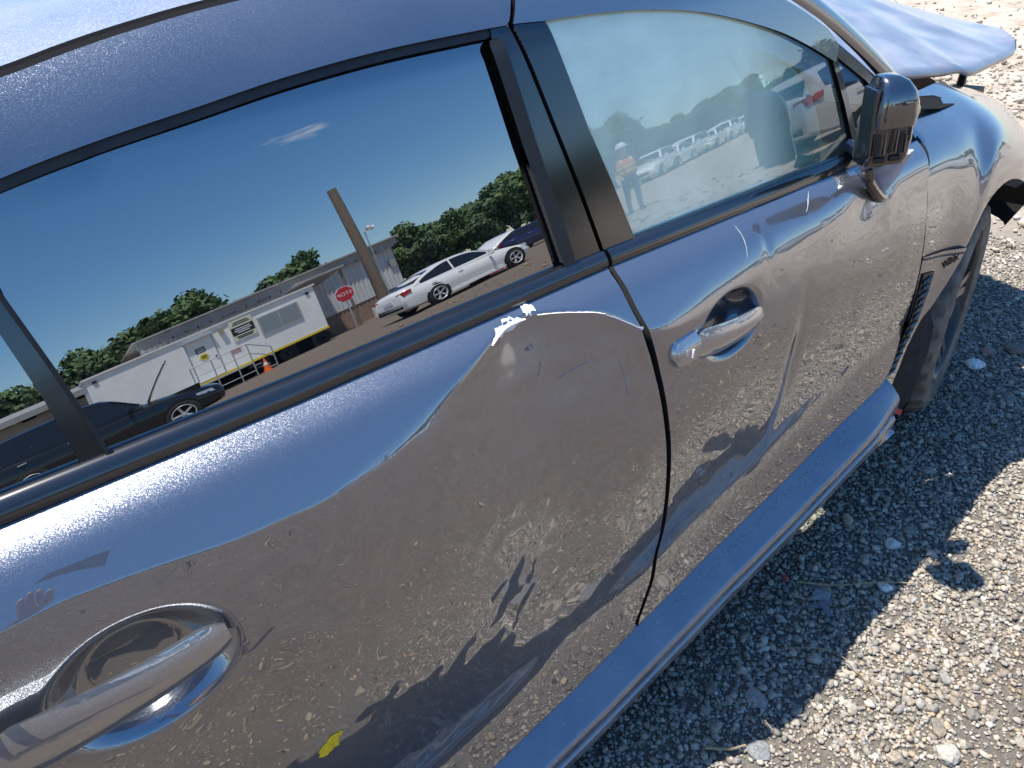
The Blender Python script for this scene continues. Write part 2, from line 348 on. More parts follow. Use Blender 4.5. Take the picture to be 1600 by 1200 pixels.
def edge_return(vs, loop_ids, depth, inset=0.0):
    """a strip that turns the edge of a panel into the car"""
    P = np.array([vs[i] for i in loop_ids]); Q = P.copy(); Q[:, 1] += depth
    n = len(P); return list(map(tuple, P))+list(map(tuple, Q)), [(i, n+i, n+(i+1) % n, (i+1) % n) for i in range(n)]
def coons(bot, top, left, right, nu, nv):
    """bot/top run left to right, left/right run bottom to top, (x, z) pairs"""
    b = resample(bot, nu); t = resample(top, nu); l = resample(left, nv); r = resample(right, nv)
    u = np.linspace(0, 1, nu)[:, None, None]; v = np.linspace(0, 1, nv)[None, :, None]
    B, T, Lf, Rt = b[:, None], t[:, None], l[None], r[None]
    return (1-v)*B+v*T+(1-u)*Lf+u*Rt-((1-u)*(1-v)*b[0]+u*(1-v)*b[-1]+(1-u)*v*t[0]+u*v*t[-1])
def panel_coons(name, fn, bot, top, left, right, nu, nv, m, off=0., depth=.014, parent=None, label=None):
    G = coons(bot, top, left, right, nu, nv); X = G[..., 0]; Z = G[..., 1]; Y = fn(X, Z)+off
    V = np.stack([X, Y, Z], -1).reshape(-1, 3); N = grad_n(fn, X, Z).reshape(-1, 3)
    F = [(i*nv+j, (i+1)*nv+j, (i+1)*nv+j+1, i*nv+j+1) for i in range(nu-1) for j in range(nv-1)]
    loop = [i*nv for i in range(nu)]+[(nu-1)*nv+j for j in range(1, nv)]+[i*nv+nv-1 for i in range(nu-2, -1, -1)]+[j for j in range(nv-2, 0, -1)]
    ev, ef = edge_return(V, loop, depth); b = len(V); k = len(loop)
    en = np.tile(np.array([[0, -.3, 0.]]), (2*k, 1)); cen = V[loop].mean(0)
    en = np.array(ev)-cen; en[:, 1] = 0; en /= np.linalg.norm(en, axis=1, keepdims=True)+1e-9
    V2 = np.vstack([V, np.array(ev)]); F2 = F+[tuple(q+b for q in f) for f in ef]
    o = cpart(name, V2, F2, [m, M['deep']], True, np.vstack([N, en]), parent, label)  # panel edges coloured near-black to stand for shade in the gap
    o.data.polygons.foreach_set('material_index', [0]*len(F)+[1]*len(ef)); return o
def panel_poly(name, fn, poly, m, off=0., res=.02, depth=.006, parent=None, label=None, normals=True, nres=90):
    """a flush sheet over an outline in (x, z), following a body surface"""
    P = np.array(poly, float); P = resample(np.vstack([P, P[:1]]), nres)[:-1]
    lo = P.min(0); hi = P.max(0); n = len(P)
    gx = np.arange(lo[0], hi[0], res); gz = np.arange(lo[1], hi[1], res); inner = []
    A = P; B = np.roll(P, -1, 0)
    for x in gx:
        for z in gz:
            c = ((A[:, 1] > z) != (B[:, 1] > z)); xi = A[:, 0]+(z-A[:, 1])/(B[:, 1]-A[:, 1]+1e-12)*(B[:, 0]-A[:, 0])
            if (c & (x < xi)).sum() % 2:
                if np.min((A[:, 0]-x)**2+(A[:, 1]-z)**2) > (res*.45)**2: inner.append((x, z))
    pts = [Vector(p) for p in P]+[Vector(p) for p in inner]
    vs, es, fs, *_ = geometry.delaunay_2d_cdt(pts, [(i, (i+1) % n) for i in range(n)], [list(range(n))], 1, 1e-7)
    XZ = np.array([(v.x, v.y) for v in vs]); Y = fn(XZ[:, 0], XZ[:, 1])+off
    V = np.stack([XZ[:, 0], Y, XZ[:, 1]], 1); N = grad_n(fn, XZ[:, 0], XZ[:, 1])
    F = []
    for f in fs:
        f = list(f); a, b, c = (XZ[f[0]], XZ[f[1]], XZ[f[2]])
        if (b[0]-a[0])*(c[1]-a[1])-(b[1]-a[1])*(c[0]-a[0]) < 0: f = f[::-1]
        F.append(tuple(f))
    b = len(V); Pb = np.stack([P[:, 0], fn(P[:, 0], P[:, 1])+off, P[:, 1]], 1); ev, ef = edge_return(Pb, list(range(n)), depth)
    en = np.array(ev)-Pb.mean(0); en[:, 1] = 0; en /= np.linalg.norm(en, axis=1, keepdims=True)+1e-9
    o = cpart(name, np.vstack([V, np.array(ev)]), F+[tuple(q+b for q in f) for f in ef], [m, M['gutter']], True, np.vstack([N, en]), parent, label)
    o.data.polygons.foreach_set('material_index', [0]*len(F)+[1]*len(ef)); return o
def sweep(name, path, prof, m, parent=None, label=None, closed=True, caps=True):
    """path: (x, y, z) points; prof: (dy, dz) points swept along it"""
    mb = MB(); mb.loft([[Vector((p[0], p[1]+a, p[2]+b)) for a, b in prof] for p in path], closed, caps)
    return adopt(mb.build(name, m, None, True), parent, label)
def glass_y(x, z): return Yg(x, z)
def fglass_y(x, z): return Yg(x, z)-.017*(z-1.0)

# gap between the doors (x, z), bottom to top, then the front edge of the front door
GAP = smooth_line([(-1.492, .262), (-1.459, .300), (-1.426, .349), (-1.415, .437), (-1.417, .570), (-1.423, .689), (-1.435, .807), (-1.451, .879), (-1.458, .928), (-1.454, .958), (-1.444, .982)], 60)
FGAP = smooth_line([(-.670, .402), (-.625, .420), (-.586, .452), (-.545, .524), (-.536, .666), (-.543, .782), (-.546, .853), (-.540, .905), (-.520, .932), (-.500, .940)], 50)
xs = np.linspace(-2.52, GAP[0][0]-.0055, 40); rb = [(x, zs(x)+.006) for x in xs]
xs = np.linspace(-2.52, GAP[-1][0]-.0055, 60); rt = [(x, zb(x)-.002) for x in xs]
rd = panel_coons('rear_door', S, rb, rt, [(-2.52, rb[0][1]), (-2.52, rt[0][1])], [(a-.0055, b) for a, b in [(GAP[0][0], rb[-1][1])]+[tuple(q) for q in GAP[1:-1]]+[(GAP[-1][0], rt[-1][1])]], 330, 400, M['paint'], label='rear door pushed in by a large dent with a torn crease')
xs = np.linspace(GAP[0][0]+.0055, FGAP[0][0]-.007, 40); fb = [(x, zs(x)+.006) for x in xs]
xs = np.linspace(GAP[-1][0]+.0055, FGAP[-1][0]-.007, 60); ft = [(x, zb(x)-.002) for x in xs]
fd = panel_coons('front_door', S, fb, ft, [(a+.0055, b) for a, b in [(GAP[0][0], fb[0][1])]+[tuple(q) for q in GAP[1:-1]]+[(GAP[-1][0], ft[0][1])]], [(a-.007, b) for a, b in [(FGAP[0][0], fb[-1][1])]+[tuple(q) for q in FGAP[1:-1]]+[(FGAP[-1][0], ft[-1][1])]], 240, 240, M['paint'], label='front door with small dents and a vertical fold')

# ---- handles: a bar over the bowl, a lock cap at the rear end, body paint lightened for the sun on it
def handle(parent, x0, x1, z0, z1, h0, h1, cap):
    xs = np.linspace(x0, x1, 26); rings = []
    for i, x in enumerate(xs):
        t = i/25; zc_ = z0+(z1-z0)*t; hh = (h0+(h1-h0)*t)*.70; e = min(1, math.sqrt(max(0, min(t, 1-t))*9+.03)); hh *= (.55+.45*e)
        yo = -.890-.029*math.sin(pi*min(1, max(0, t*.86+.10)))**.3; yi = yo+.020*(.5+.5*e); ym = (yo+yi)/2
        rings.append([Vector((x, yi, zc_+hh*.75)), Vector((x, ym-.002, zc_+hh)), Vector((x, yo+.003, zc_+hh*.62)), Vector((x, yo, zc_+hh*.15)), Vector((x, yo+.001, zc_-hh*.55)), Vector((x, ym, zc_-hh)), Vector((x, yi, zc_-hh*.8))])
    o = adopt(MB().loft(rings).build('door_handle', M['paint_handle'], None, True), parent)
    if cap:
        rings = []
        for t in np.linspace(0, 1, 12):
            x = x0-.060+.058*t; e = (1-(1-min(1, t*3.2))**2.4)**.5*.8+.2; hh = h0*.62*e
            yo = -.890-.026*(.4+.6*e); yi = -.880
            rings.append([Vector((x, yi, z0+.004+hh*.9)), Vector((x, (yo+yi)/2-.003, z0+.004+hh)), Vector((x, yo+.003, z0+.004+hh*.62)), Vector((x, yo, z0+.004+hh*.1)), Vector((x, yo+.001, z0+.004-hh*.6)), Vector((x, (yo+yi)/2, z0+.004-hh)), Vector((x, yi, z0+.004-hh*.9))])
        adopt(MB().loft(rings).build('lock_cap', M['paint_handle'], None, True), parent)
        adopt(MB().box((x0-.030, -.9215, z0+.008), (.003, .003, .014), ry=.15).build('chip', M['primer'], None), parent)
handle(fd, -1.350, -1.168, .826, .808, .042, .030, True)
handle(rd, -2.380, -2.148, .835, .822, .052, .034, True)

# ---- torn paint along the crease, scuffs, crayon mark
def on_S(x, z, lift): 
    n = grad_n(S, np.array([x]), np.array([z]))[0]; p = np.array([x, float(S(x, z)), z])+n*lift; return p
def strip_on(name, pts, widths, m, lift=.0012, parent=None, jag=0., label=None):
    P = smooth_line(pts, max(8, int(sum(np.hypot(*np.diff(np.array(pts), axis=0).T))/.004))); W = np.interp(np.linspace(0, 1, len(P)), np.linspace(0, 1, len(widths)), widths); V = []; F = []
    for i, (x, z) in enumerate(P):
        d = P[min(i+1, len(P)-1)]-P[max(i-1, 0)]; d = d/np.linalg.norm(d); nn = np.array([-d[1], d[0]])
        for s in (-1, 0, 1):
            q = np.array([x, z])+nn*s*W[i]*(1+jag*rng.uniform(-1, 1)); V.append(on_S(q[0], q[1], lift*(1.6 if s == 0 else .5)))
    for i in range(len(P)-1):
        for k in (0, 1): F.append((i*3+k, (i+1)*3+k, (i+1)*3+k+1, i*3+k+1))
    return cpart(name, V, F, m, False, None, parent, label)
CR = [(x, float(zc(x))) for x in (-1.702, -1.694, -1.685, -1.677, -1.668, -1.660, -1.650, -1.640, -1.630)]
strip_on('torn_primer', [(a, b-.003) for a, b in CR], [.0006, .0035, .0045, .0085, .0065, .0090, .0055, .0040, .0006], M['primer'], .0022, rd, .30, 'white torn paint edge on the crease')
strip_on('torn_primer', [(-1.628, .974), (-1.618, .976), (-1.609, .975)], [.002, .006, .003], M['primer'], .002, rd, .6)
strip_on('crack', [(x, float(zc(x))-.002) for x in (-1.61, -1.58, -1.55, -1.525, -1.51)], [.0005, .0008, .0005, .0010, .0007], M['primer'], .0012, rd, .5)
strip_on('crack', [(x, float(zc(x))-.003) for x in (-1.51, -1.495, -1.485, -1.475, -1.465, -1.459)], [.0008, .0018, .0012, .0016, .0014, .0035], M['scuff'], .0012, rd, .5)
for a, b, w_, p in (((-1.632, .880), (-1.622, .900), .0006, rd), ((-1.60, .862), (-1.545, .872), .0007, rd), ((-1.50, .86), (-1.495, .80), .0006, rd), ((-1.185, .915), (-1.165, .955), .0010, fd), ((-.99, .93), (-.94, .948), .0008, fd)):
    strip_on('scratch', [a, ((a[0]+b[0])/2+.003, (a[1]+b[1])/2+.002), b], [w_*.3, w_, w_*.2], M['scuff'], .0006, p, .6)
strip_on('crayon_mark', [(-2.104, .520), (-2.096, .532), (-2.086, .540), (-2.070, .547)], [.009, .012, .009, .002], M['yellow'], .001, rd, .45, 'yellow crayon mark low on the door')
strip_on('crayon_mark', [(-2.100, .534), (-2.090, .527), (-2.080, .534)], [.003, .010, .003], M['yellow'], .0014, rd, .5)

# ---- belt mouldings
BP = [(.016, .015), (.006, .018), (-.004, .015), (-.0105, .007), (-.013, -.002), (-.011, -.009), (-.004, -.0125), (.006, -.011)]
def belt(x0, x1, z_off, parent, n=40):
    return sweep('belt_moulding', [(x, Yg(x, zb(x)+.006)-.004, zb(x)+.006) for x in np.linspace(x0, x1, n)], BP, M['trim'], parent)
belt(-2.56, GAP[-1][0]-.004, 0, rd); belt(GAP[-1][0]+.004, -.735, 0, fd)

# ---- rear door: window, divider bar, quarter pane, seal and painted frame
FL = [(-2.62, 1.16), (-2.45, 1.225), (-2.30, 1.270), (-2.146, 1.296), (-2.054, 1.307), (-1.952, 1.315), (-1.836, 1.324), (-1.708, 1.328), (-1.569, 1.326), (-1.512, 1.324)]
GT = [(a, b-.0115) for a, b in FL[:-1]]
DR = [(-2.167, 1.012), (-2.177, 1.113), (-2.189, 1.201), (-2.205, 1.290)]
DL = [(-2.196, 1.012), (-2.199, 1.097), (-2.206, 1.169), (-2.226, 1.285)]
BL = [(-1.527, 1.000), (-1.548, 1.18), (-1.558, 1.312)]
gt = smooth_line(GT, 60)
def upto(line, a, b): return [tuple(p) for p in line if a <= p[0] <= b]
win = panel_poly('rear_window', glass_y, [(-2.19, 1.000)]+[(x, zb(x)+.008) for x in np.linspace(-2.18, -1.50, 14)]+[(a+.028, b) for a, b in BL[1:]]+[(x, z+.004) for x, z in upto(gt, -2.20, -1.57)][::-1], M['rear_glass'], .004, .03, .004, rd)
panel_poly('quarter_pane', glass_y, [(-2.60, 1.02)]+[(x, zb(x)+.008) for x in np.linspace(-2.55, -2.19, 8)]+[(-2.215, 1.29)]+[(x, z+.004) for x, z in upto(gt, -2.58, -2.23)][::-1], M['rear_glass'], .004, .03, .004, rd)
panel_poly('window_divider', glass_y, DL+DR[::-1], M['pillar'], -.004, .02, .012, rd)
panel_poly('divider_lip', glass_y, [(a-.004, b) for a, b in DR]+[(a+.001, b) for a, b in DR[::-1]], M['rubber'], -.008, .02, .012, rd)
fl = smooth_line(FL, 80)
panel_poly('window_seal', glass_y, [tuple(p) for p in fl]+[(-1.558, 1.3135)]+[tuple(p) for p in gt[::-1]], M['rubber'], -.0035, .012, .008, rd, nres=200)
DITCH = [(-2.75, 1.235), (-2.55, 1.295), (-2.35, 1.338), (-2.21, 1.362), (-2.103, 1.374), (-2.036, 1.384), (-1.969, 1.392), (-1.873, 1.400), (-1.70, 1.407), (-1.50, 1.404), (-1.30, 1.388), (-1.15, 1.364), (-1.02, 1.326), (-.909, 1.276), (-.786, 1.205), (-.666, 1.122), (-.575, 1.050), (-.50, .985)]
di = smooth_line(DITCH, 120)
SH = [(-1.512, 1.324), (-1.500, 1.338), (-1.490, 1.352), (-1.484, 1.372), (-1.482, 1.400)]
panel_poly('rear_door_frame', glass_y, [tuple(p) for p in fl[:-1]]+[(a-.004, b) for a, b in SH]+[tuple(p) for p in upto(di, -2.68, -1.487)][::-1], M['paint_dusty'], -.008, .012, .012, rd, nres=260)
GU = [(-1.444, .985), (-1.4475, 1.0), (-1.464, 1.09), (-1.484, 1.187), (-1.499, 1.265), (-1.512, 1.324)]
panel_poly('pillar_cover', glass_y, [(-1.520, .998), (-1.448, .988)]+[(a-.004, b) for a, b in GU[1:]]+[(-1.545, 1.3265)]+[(a+.010, b) for a, b in BL[::-1]], M['pillar'], -.006, .02, .012, rd, nres=140)
panel_poly('window_rail', glass_y, BL+[(a+.024, b) for a, b in BL[::-1]], M['rubber'], -.009, .012, .012, rd, nres=80)

# ---- front door: cover, window, divider, quarter pane, frame
BR = [(-1.375, .993), (-1.400, 1.09), (-1.423, 1.172), (-1.441, 1.262), (-1.452, 1.318)]
FT = [(-1.452, 1.319), (-1.390, 1.316), (-1.266, 1.304), (-1.128, 1.278), (-.973, 1.229), (-.880, 1.188), (-.794, 1.142)]
ftl = smooth_line(FT, 50)
panel_poly('pillar_cover', glass_y, [(-1.440, .988)]+[(-1.375, .985)]+BR+[(-1.503, 1.324)]+[(a+.004, b) for a, b in GU[::-1]], M['pillar'], -.006, .02, .012, fd, nres=140)
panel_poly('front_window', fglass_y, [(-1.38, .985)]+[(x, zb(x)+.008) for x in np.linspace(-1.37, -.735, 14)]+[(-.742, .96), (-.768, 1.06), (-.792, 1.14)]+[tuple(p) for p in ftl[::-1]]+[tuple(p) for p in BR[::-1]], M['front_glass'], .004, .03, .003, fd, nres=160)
QD = [(-.738, .955), (-.768, 1.065), (-.797, 1.150)]
panel_poly('window_divider', glass_y, [(a-.007, b) for a, b in QD]+[(a+.010, b) for a, b in QD[::-1]], M['gloss_black'], -.006, .012, .012, fd, nres=80)
panel_poly('quarter_pane', glass_y, [(-.732, .955), (-.640, .955), (-.625, .99), (-.645, 1.045), (-.685, 1.085), (-.770, 1.142)], M['quarter_glass'], .003, .02, .003, fd)
panel_poly('quarter_frame', glass_y, [(-.785, 1.150), (-.776, 1.168), (-.690, 1.112), (-.605, 1.038), (-.570, .975), (-.600, .975), (-.632, 1.035), (-.690, 1.088)], M['pillar'], -.004, .012, .010, fd, nres=120)
SHF = [(a+.004, b) for a, b in SH]
fin = [p for p in upto(di, -1.477, -.80)]
def inner_edge(p): return (p[0]-.006, p[1]-.014)
panel_poly('front_door_frame', glass_y, [tuple(p) for p in ftl]+[(-.785, 1.158), (-.782, 1.172)]+[inner_edge(p) for p in fin[::-1]]+SHF[::-1]+[(-1.505, 1.324)], M['paint'], -.008, .012, .012, fd, nres=260)
# roof gutter trim and the body-side rail that runs down the windscreen pillar
gut = [(p[0], float(Yg(p[0], p[1]))+.006, p[1]+.001) for p in upto(di, -2.75, -.90)]
sweep('roof_gutter', gut, [(-.004, -.006), (-.009, -.001), (-.004, .003), (.002, .001), (.006, .006), (.012, .004), (.018, -.004)], M['gutter'])
rail = upto(di, -1.0, -.45); V = []; F = []
for p in rail:
    y0 = float(Yg(p[0], p[1]))
    for dy, dz, dx in ((-.006, -.010, 0), (-.0105, .002, .0), (-.008, .012, .004), (.002, .022, .010), (.016, .028, .016), (.040, .026, .022), (.055, .012, .026)): V.append((p[0]+dx, y0+dy, p[1]+dz))
for i in range(len(rail)-1):
    for k in range(6): F.append((i*7+k, (i+1)*7+k, (i+1)*7+k+1, i*7+k+1))
cpart('windscreen_pillar', V, F, M['paint'])

# ---- roof, windscreen, far side and the dark inside
def roof_z(x, y):
    zd = np.interp(x, [p[0] for p in di], [p[1] for p in di]); yd = abs(float(Yg(x, zd)))-.018
    t = min(1, abs(y)/yd); return zd+.003+.060*(1-t**2.4)*np.interp(x, [-2.9, -2.2, -1.2, -.95], [.8, 1, 1, .55]), yd
V = []; F = []; rx = np.linspace(-2.72, -.98, 60); ts = np.linspace(-1, 1, 41); ts = np.sign(ts)*np.abs(ts)**.8
for x in rx:
    for t in ts:
        _, yd = roof_z(x, 0); V.append((x, t*yd, roof_z(x, t*yd)[0]))
n = len(ts)
for i in range(len(rx)-1):
    for k in range(n-1): F.append((i*n+k, (i+1)*n+k, (i+1)*n+k+1, i*n+k+1))
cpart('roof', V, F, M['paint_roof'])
V = []; F = []; wx = np.linspace(0, 1, 12); wy = np.linspace(-1, 1, 21)
for a in wx:
    for b in wy:
        yd = .60+.10*a; x = -.98+.62*a+.10*(1-b*b)*(.3+.7*a); z = 1.35-.36*a-.0*b; V.append((x, b*yd, z+.03*math.sin(pi*a)-.02*b*b))
for i in range(11):
    for k in range(20): F.append((i*21+k, (i+1)*21+k, (i+1)*21+k+1, i*21+k+1))
cpart('windscreen', V, F, M['clear_glass'])
V = []; F = []
for a in np.linspace(0, 1, 8):
    for b in wy:
        yd = .62-.02*a; x = -2.72-.55*a-.10*(1-b*b)*a; V.append((x, b*yd, 1.285-.24*a-.03*b*b))
for i in range(7):
    for k in range(20): F.append((i*21+k, i*21+k+1, (i+1)*21+k+1, (i+1)*21+k))
cpart('rear_screen', V, F, M['rear_glass'])
# far (left) side: lower body, pillars, panes; tail and boot lid
mb = MB()
st = [(-3.55, .45, .92, .70), (-3.3, .25, .99, .82), (-2.65, .22, 1.0, .86), (-1.4, .20, .97, .88), (-.45, .22, .93, .88), (.1, .38, .86, .86), (.55, .40, .75, .76)]
rings = []
for x, z0, z1, hw in st: rings.append([Vector((x, .35, z0)), Vector((x, hw-.04, z0)), Vector((x, hw, (z0+z1)/2)), Vector((x, hw-.03, z1-.07)), Vector((x, hw-.09, z1)), Vector((x, hw-.14, z1))])
mb.loft(rings, False, False); adopt(mb.build('left_body_side', M['paint'], None, True))
mb = MB()
for x0, x1, z0, z1 in ((-2.72, -2.55, 1.24, .99), (-1.52, -1.46, 1.37, .97)): mb.tube([(x0, .60, z0), (x1-.02, .78, z1)], .035, 8)
mb.tube([(-2.7, .63, 1.26), (-2.1, .64, 1.37), (-1.5, .64, 1.39), (-1.0, .64, 1.33), (-.78, .72, 1.2), (-.48, .78, .96)], .03, 8)
adopt(mb.build('left_pillars', M['paint'], None, True))
mb = MB(); mb.add([(-2.6, .775, .98), (-.5, .80, .94), (-1.0, .655, 1.31), (-1.5, .645, 1.37), (-2.1, .645, 1.35), (-2.65, .64, 1.24)], [(0, 1, 2, 3, 4, 5)]); adopt(mb.build('left_windows', M['clear_glass'], None))
# right rear quarter behind the door, boot lid and tail
V = []; F = []
xq = np.linspace(-3.56, -2.528, 30); zq = np.linspace(0, 1, 26)
def quarter_y(x, z): return float(S(max(x, -2.52), min(z, .99)))+max(0, -x-2.9)**2*.55+(.0 if z < .99 else (z-.99)*1.5)
for x in xq:
    r_ = abs(x+2.65); lo = .33+math.sqrt(max(0, .36**2-r_*r_)) if r_ < .36 else .22; hi = float(np.interp(x, [-3.56, -3.2, -2.62, -2.52], [.98, 1.03, 1.15, 1.01]))
    for t in zq: z = lo+(hi-lo)*t; V.append((x, quarter_y(x, z) if z < 1.0 else float(Yg(max(x, -2.9), z))-.01+max(0, -x-2.9)**2*.5, z))
for i in range(29):
    for k in range(25): F.append((i*26+k, (i+1)*26+k, (i+1)*26+k+1, i*26+k+1))
cpart('rear_quarter', V, F, M['paint'])
mb = MB(); mb.loft([[Vector((x, y, z-.03*abs(y)**2)) for y in np.linspace(-.72, .72, 9)] for x, z in ((-3.2, 1.05), (-3.45, 1.04), (-3.62, 1.0), (-3.66, .9), (-3.70, .6), (-3.66, .35))], False, False); adopt(mb.build('boot_lid', M['paint'], None, True))
# inside: dark shell just behind the panels, floor, dash, seats
V = []; F = []
for x in np.linspace(-2.52, -.46, 40):
    for z in np.linspace(.16, float(zb(x))-.004, 20): V.append((x, float(S(x, max(z, .2)))+.030 if z > .3 else -.80, z))
for i in range(39):
    for k in range(19): F.append((i*20+k, (i+1)*20+k, (i+1)*20+k+1, i*20+k+1))
cpart('door_shell', V, F, M['deep'])
mb = MB()
mb.box((-1.95, 0, .20), (3.0, 1.50, .06)); mb.box((-2.58, 0, .62), (.04, 1.5, .8)); mb.box((-.42, 0, .60), (.05, 1.5, .72)); adopt(mb.build('floor_pan', M['deep'], None))
mb = MB(); mb.loft([[Vector((x, y, z)) for x, z in ((-.45, .60), (-.72, .62), (-.80, .74), (-.76, .90), (-.62, .955), (-.42, .955))] for y in np.linspace(-.72, .74, 7)], True, True); adopt(mb.build('dashboard', M['seat'], None, True))
def seat(y):
    t = adopt(MB().box((-1.42, y, .52), (.52, .50, .20), ry=-.12).build('seat', M['seat'], None, False, .04))
    adopt(MB().box((-1.74, y, .86), (.16, .50, .62), ry=-.28, taper=.85).build('seat_back', M['seat'], None, False, .05), t)
    adopt(MB().box((-1.85, y, 1.22), (.09, .26, .16), ry=-.2).build('head_rest', M['seat'], None, False, .03), t)
seat(-.36); seat(.36)
adopt(MB().box((-2.35, 0, .55), (.5, 1.3, .25)).box((-2.55, 0, .85), (.16, 1.3, .6), ry=-.3).build('rear_seat', M['seat'], None, False, .04))
# curtain airbag hanging inside the front window
V = []; F = []; nu, nv = 60, 40
cl = [(-1.50, .90), (-1.50, 1.34)]; crn = smooth_line([(-.94, .88), (-.91, 1.0), (-.870, 1.08), (-.880, 1.15), (-.955, 1.22), (-1.05, 1.29), (-1.09, 1.32)], 40)
for i in range(nu):
    for j in range(nv):
        v = j/(nv-1); xr = float(np.interp(v, np.linspace(0, 1, 40), crn[:, 0])); x = -1.46+(xr+1.46)*i/(nu-1); z = .90+(float(np.interp(x, [p[0] for p in di], [p[1] for p in di]))-.04-.90)*v
        y = float(Yg(x, min(z, 1.30)))+.080+.03*float(sst(-1.06, -.96, x))+.016*math.sin(x*19+.6*math.sin(z*9))+.008*math.sin(z*30+x*11)-.03*math.sin(pi*v)*(.4+.6*math.sin(x*8)**2)*.5
        V.append((x, max(y, float(fglass_y(x, min(z, 1.30)))+.022), z))
for i in range(nu-1):
    for j in range(nv-1): F.append((i*nv+j, (i+1)*nv+j, (i+1)*nv+j+1, i*nv+j+1))
o = cpart('curtain_airbag', V, F, M['curtain'])
seam = []
for pts in ([(-1.30, 1.30), (-1.285, 1.22), (-1.255, 1.145), (-1.225, 1.10)], [(-1.245, 1.20), (-1.20, 1.245), (-1.13, 1.255), (-1.09, 1.245)]):
    mb = MB(); mb.tube([(x, float(Yg(x, z))+.070, z) for x, z in smooth_line(pts, 20)], .0010, 5); adopt(mb.build('stitching', M['airbag'], None, True), o)
# deflated passenger airbag over the dash
rings = []
for t in np.linspace(0, 1, 20):
    z = .90+.245*t; e = (1-abs(2*t-1)**3.2)**.45; hw = .105*e+.004; dp = .022*e+.002; cx = -.895+.02*math.sin(t*5)-.05*(1-t); cy = float(Yg(cx, min(z, 1.2)))+.040
    rings.append([Vector((cx+hw*math.copysign(abs(cos(a))**.6, cos(a)), cy+dp*math.copysign(abs(sin(a))**.7, sin(a))*(1+.15*sin(5*a+3*t)), z+.01*sin(3*a))) for a in np.linspace(0, 2*pi, 28, endpoint=False)])
pa = adopt(MB().loft(rings).build('passenger_airbag', M['airbag'], None, True))
adopt(MB().box((-.905, float(Yg(-.905, 1.075))+.016, 1.075), (.085, .004, .022), ry=.02).build('cloth_tag', M['tag'], None, False, .003), pa)
adopt(MB().box((-.86, -.30, 1.30), (.2, .3, .012), ry=-.5).build('sun_visor', M['beige'], None, False, .004))
adopt(MB().loft([[Vector((x, y, z)) for x, z in ((-2.6, 1.20), (-2.2, 1.335), (-1.7, 1.365), (-1.2, 1.335), (-1.0, 1.28))] for y in (-.60, -.3, 0, .3, .60)], False, False).build('headliner', M['beige'], None, True))

# ---- side skirt: upper step that catches the sky, rounded edge, dark undercut, lower lip
sk = []
xs = np.concatenate([np.linspace(-2.55, -.80, 60), np.linspace(-.79, -.628, 14)])
for x in xs:
    e = float(sst(-.80, -.55, x)); zt = float(zs(x)); y0 = S0(x, zt+.004)
    q = [(.030, .010), (.004, .004), (-.004, -.001), (-.010, -.005), (-.046+.02*e, -.027), (-.0515+.022*e, -.0315-.004*e), (-.054+.024*e, -.0375-.006*e), (-.053+.024*e, -.058-.016*e), (-.050+.024*e, -.0615-.017*e), (-.037+.02*e, -.066-.018*e), (-.038+.02*e, -.070-.019*e), (-.047+.02*e, -.0745-.02*e), (-.0505+.02*e, -.080-.022*e), (-.046+.02*e, -.107-.026*e), (-.040, -.113-.026*e), (.0, -.118-.026*e), (.06, -.11-.05*e)]
    sk.append([Vector((x, y0+a, zt+b)) for a, b in q])
adopt(MB().loft(sk, False, False).build('side_skirt', M['paint_sill'], None, True))


# pale scuffs where feet have dragged over the skirt
mb = MB(); qs = random.Random(3)
for i in range(320):
    x = qs.choice((qs.gauss(-1.28, .14), qs.gauss(-1.05, .10), qs.uniform(-1.75, -.8))); x = min(max(x, -2.0), -.75); zt = float(zs(x)); y0 = S0(x, zt+.004); f = min(1, abs(qs.gauss(.12, .22))); a = Vector((x, y0-.010-.036*f, zt-.005-.022*f)); n_ = Vector((0, -.52, .85)); L_ = qs.uniform(.003, .020); ang = qs.gauss(.5, .5); t_ = (Vector((1, 0, .16)).normalized()*cos(ang)+Vector((0, -.85, -.52))*sin(ang)); s_ = n_.cross(t_).normalized()*qs.uniform(.0004, .0015); a = a+n_*.0009
    mb.add([a-t_*L_/2, a+s_, a+t_*L_/2, a-s_], [(0, 1, 2, 3)])
o = adopt(mb.build('scuff_marks', M['scuff'], None)); o['kind'] = 'stuff'
# ---- right front wing: sections from the door gap forward, each from the bonnet side down to the arch
SEC = [[(-.455, -.730, .985), (-.495, -.800, .945), (-.535, -.855, .900), (-.543, -.877, .853), (-.540, -.886, .780), (-.533, -.888, .710), (-.530, -.886, .660)],
 [(-.360, -.700, .975), (-.400, -.790, .946), (-.430, -.850, .900), (-.430, -.874, .845), (-.430, -.880, .775), (-.430, -.885, .700), (-.430, -.887, .645)],
 [(-.240, -.690, .968), (-.285, -.780, .942), (-.310, -.838, .905), (-.325, -.872, .850), (-.330, -.890, .780), (-.333, -.898, .700), (-.336, -.897, .625)],
 [(-.113, -.680, .958), (-.165, -.768, .936), (-.205, -.832, .905), (-.238, -.880, .865), (-.256, -.899, .822), (-.264, -.905, .775), (-.262, -.902, .730)],
 [(0.0, -.670, .925), (-.040, -.758, .908), (-.075, -.825, .880), (-.108, -.872, .845), (-.135, -.897, .812), (-.152, -.904, .785), (-.160, -.902, .757)],
 [(.119, -.660, .891), (.110, -.740, .868), (.092, -.800, .835), (.062, -.845, .803), (.030, -.876, .772), (.000, -.892, .745), (-.030, -.894, .716)],
 [(.210, -.660, .860), (.195, -.700, .842), (.172, -.750, .815), (.138, -.790, .785), (.102, -.822, .755), (.062, -.846, .720), (.030, -.860, .675)]]
rows = [smooth_line(s_, 40) for s_ in SEC]; NU = 70
